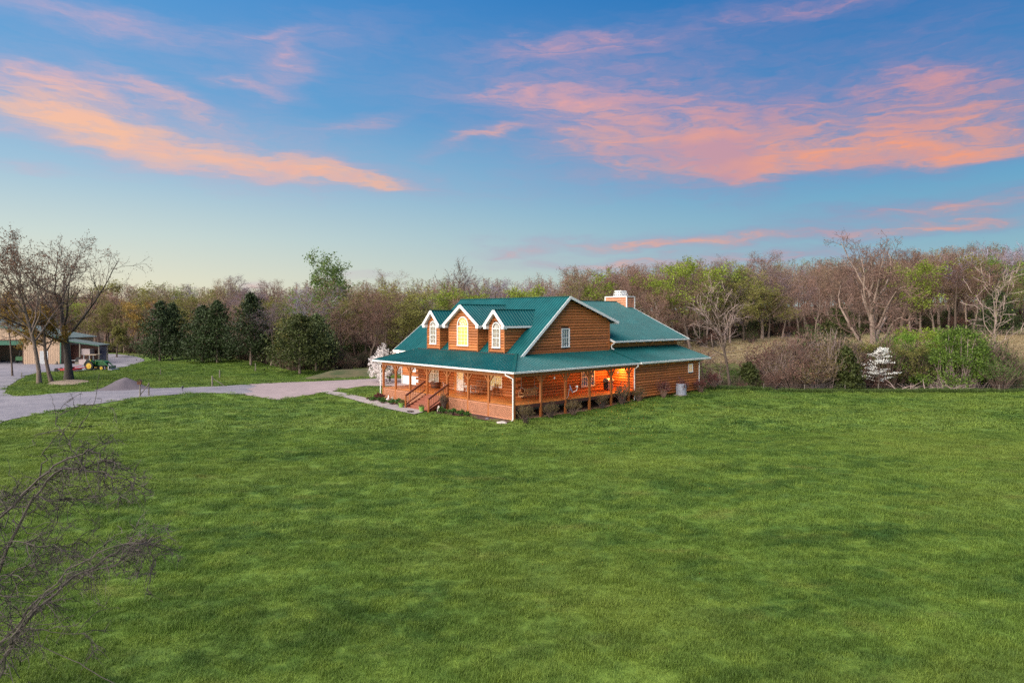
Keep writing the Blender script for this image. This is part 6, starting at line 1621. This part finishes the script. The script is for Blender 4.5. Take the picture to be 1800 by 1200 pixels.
def tractor():
    p=at(166,650.5,0.); t=thing('tractor','green farm tractor with yellow wheels, canopy and front loader on the lawn','tractor',(p.x,p.y,G(p.x,p.y)),R(-4))
    # faces +x, wheels on the ground
    def wheel(x,y,r,w):
        mb=MB(); mb.lathe((x,y,r),[(r*.55,-w*.5),(r*.93,-w*.5),(r,-w*.35),(r,w*.35),(r*.93,w*.5),(r*.55,w*.5)],24,axis='y'); a=mb.build('wheel',M['rubber'],t)
        mb=MB(); mb.lathe((x,y,r),[(r*.62,-w*.515),(r*.62,w*.515)],20,axis='y'); mb.lathe((x,y,r),[(r*.2,-w*.6),(r*.2,w*.6)],12,axis='y'); mb.build('rim',M['tyellow'],a)
        n=22 if r>.5 else 14; mb=MB()
        for i in range(n):
            an=2*math.pi*i/n; mb.bar((x+r*1.0*math.cos(an),y-w*.45,r+r*1.0*math.sin(an)),(x+r*1.0*math.cos(an+.15),y+w*.45,r+r*1.0*math.sin(an+.15)),.05,.06,(math.cos(an),0,math.sin(an)))
        mb.build('tread_lugs',M['rubber'],a)['kind']='stuff'
    for y in (-.78,.78): wheel(-.2,y,.68,.42)
    for y in (-.68,.68): wheel(1.62,y,.36,.24)
    mb=MB(); mb.box((-.7,-.35,.55),(.5,.35,.95)); mb.box((.3,-.22,.5),(1.9,.22,.72)); mb.build('chassis',M['black'],t)
    mb=MB(); mb.prism([(.45,-.33,.75),(1.95,-.28,.75),(1.98,-.28,1.22),(1.8,-.3,1.34),(.45,-.33,1.42)],(0,.62,0)); mb.build('hood',M['tgreen'],t)
    mb=MB(); mb.box((1.985,-.22,.8),(2.01,.22,1.2)); mb.build('grille',M['black'],t)
    for y in (-.98,.56):
        mb=MB(); pts=[(-.2+.8*math.cos(a),y,.72+.8*math.sin(a)) for a in [R(k) for k in range(20,181,20)]]
        for a,b in zip(pts,pts[1:]): mb.hexa([a,b,(b[0],y+.42,b[2]),(a[0],y+.42,a[2]),(a[0],y,a[2]+.03),(b[0],y,b[2]+.03),(b[0],y+.42,b[2]+.03),(a[0],y+.42,a[2]+.03)])
        mb.build('fender',M['tgreen'],t)
    mb=MB(); mb.box((-.45,-.26,1.12),(.0,.26,1.22)); mb.prism([(-.5,-.26,1.2),(-.38,-.26,1.2),(-.48,-.26,1.68),(-.58,-.26,1.66)],(0,.52,0)); mb.build('seat',M['tyellow'],t)
    mb=MB(); mb.tube([(.42,0,1.3),(.22,0,1.58)],.03,6); mb.tube([(.22+.18*math.sin(a)*.4,.18*math.cos(a),1.58+.18*math.sin(a)*.9) for a in [k*.5236 for k in range(13)]],.018,5); mb.build('steering_wheel',M['black'],t)
    mb=MB()
    for y in (-.5,.5): mb.tube([(-.62,y,.9),(-.66,y,2.25)],.035,6); mb.tube([(.35,y,.9),(.3,y,2.25)],.03,6)
    mb.build('canopy_post',M['black'],t)
    mb=MB(); mb.box((-1.0,-.72,2.26),(.75,.72,2.32)); mb.box((-.95,-.68,2.321),(.70,.68,2.36)); mb.build('canopy',M['soil'],t)
    mb=MB(); mb.tube([(1.2,.12,1.35),(1.2,.12,1.95)],.035,8); mb.build('exhaust_pipe',M['black'],t)
    for y in (-.5,.5):
        mb=MB(); mb.bar((.5,y,1.45),(1.75,y,1.35),.09,.14); mb.bar((1.7,y,1.38),(2.75,y,.45),.09,.14); mb.bar((.6,y,.75),(.6,y,1.5),.12,.12,(0,1,0)); mb.build('loader_arm',M['tgreen'],t)
    mb=MB(); mb.prism([(2.7,-.85,.12),(3.35,-.85,.08),(3.3,-.85,.16),(2.82,-.85,.22),(2.85,-.85,.68),(2.72,-.85,.68)],(0,1.7,0)); mb.build('bucket',M['metal'],t)
    # rotary mower behind
    p=at(126,653.5,0.); m=thing('rotary_mower','red rotary mower deck parked behind the green tractor','mower',(p.x,p.y,G(p.x,p.y)),R(-3))
    mb=MB(); mb.prism([(-1.1,-.95,.28),(.9,-.95,.28),(1.15,-.6,.28),(1.15,.6,.28),(.9,.95,.28),(-1.1,.95,.28)],(0,0,.24)); mb.build('deck',M['red'],m)
    mb=MB(); mb.bar((1.1,-.35,.5),(2.3,0,.75),.09,.09); mb.bar((1.1,.35,.5),(2.3,0,.75),.09,.09); mb.bar((-.6,0,.55),(1.6,0,.95),.08,.08); mb.build('hitch_frame',M['red'],m)
    mb=MB(); mb.box((-.3,-.25,.53),(.3,.25,.75)); mb.build('gearbox',M['black'],m)
    for y in (-.5,.5):
        mb=MB(); mb.bar((-1.1,y,.45),(-1.9,y,.5),.08,.08); mb.build('wheel_arm',M['red'],m)
        mb=MB(); mb.lathe((-1.95,y,.30),[(.12,-.08),(.30,-.08),(.30,.08),(.12,.08)],14,axis='y'); mb.build('wheel',M['rubber'],m)
tractor()

# ---- wire fence along the right lawn edge, rail fence behind the far field
def wire_fence():
    x0,x1=27,66; t=thing('wire_fence','low wire fence with grey posts along the right edge of the lawn','fence',(x0,73.4,G(x0,73.4)),0); o=t.location.copy(); k=0; xs=[]
    rg=random.Random(2); x=x0
    while x<=x1: xs.append(x); x+=rg.uniform(3.6,4.6)
    pts=[Vector((x,73.6+.5*math.sin(x*.2),G(x,73.6))) for x in xs]
    for p in pts: mb=MB(); mb.tube([p-o-Vector((0,0,.1)),p-o+Vector((0,0,.85))],[.035,.03],6); mb.build('fence_post',M['weathered'],t)
    for h in (.3,.55,.8): mb=MB(); mb.tube([p-o+Vector((0,-.05,h)) for p in pts],.004,4); mb.build('wire',M['metal'],t)
wire_fence()
def far_fence():
    a=rloc(1590,135); b=rloc(1835,137); t=thing('rail_fence','pale weathered fence with close posts behind the far field','fence',a,0); n=26; A=Vector(a)
    pts=[]
    for i in range(n+1):
        p=Vector(a).lerp(Vector(b),i/n); p.z=G(p.x,p.y); pts.append(p-A)
        mb=MB(); mb.tube([p-A,p-A+Vector((0,0,1.3))],.08,5); mb.build('fence_post',M['bark_pale'],t)
    for h in (.5,.85,1.2):
        mb=MB(); mb.tube([q+Vector((0,-.08,h)) for q in pts],.035,4); mb.build('rail',M['bark_pale'],t)
far_fence()
def branches():
    rg=random.Random(33)
    for u,d,l,lab in ((1592,75.2,3.,'pile of fallen pale branches at the lawn edge below the green bush'),(1662,75.5,3.2,'fallen forked branches leaning into the green bush'),):
        x,y,z=rloc(u,d); mb=MB()
        for k in range(26):
            p=Vector((rg.gauss(0,.9),rg.gauss(0,.4),rg.uniform(.05,.3))); a=rg.uniform(0,6.28); e=Vector((math.cos(a),math.sin(a)*.6,rg.uniform(.0,.7))).normalized(); q=p+e*rg.uniform(.7,l*.7); q.z=max(.05,q.z)
            mb.tube([p,p.lerp(q,.5)+Vector((0,0,rg.uniform(-.05,.15))),q],[.045,.03,.012],4,cap=False)
        o=mb.build('brush_pile',M['twig_pale'],loc=(x,y,z+.05)); tag(o,lab,'branches')
branches()
build_grass()
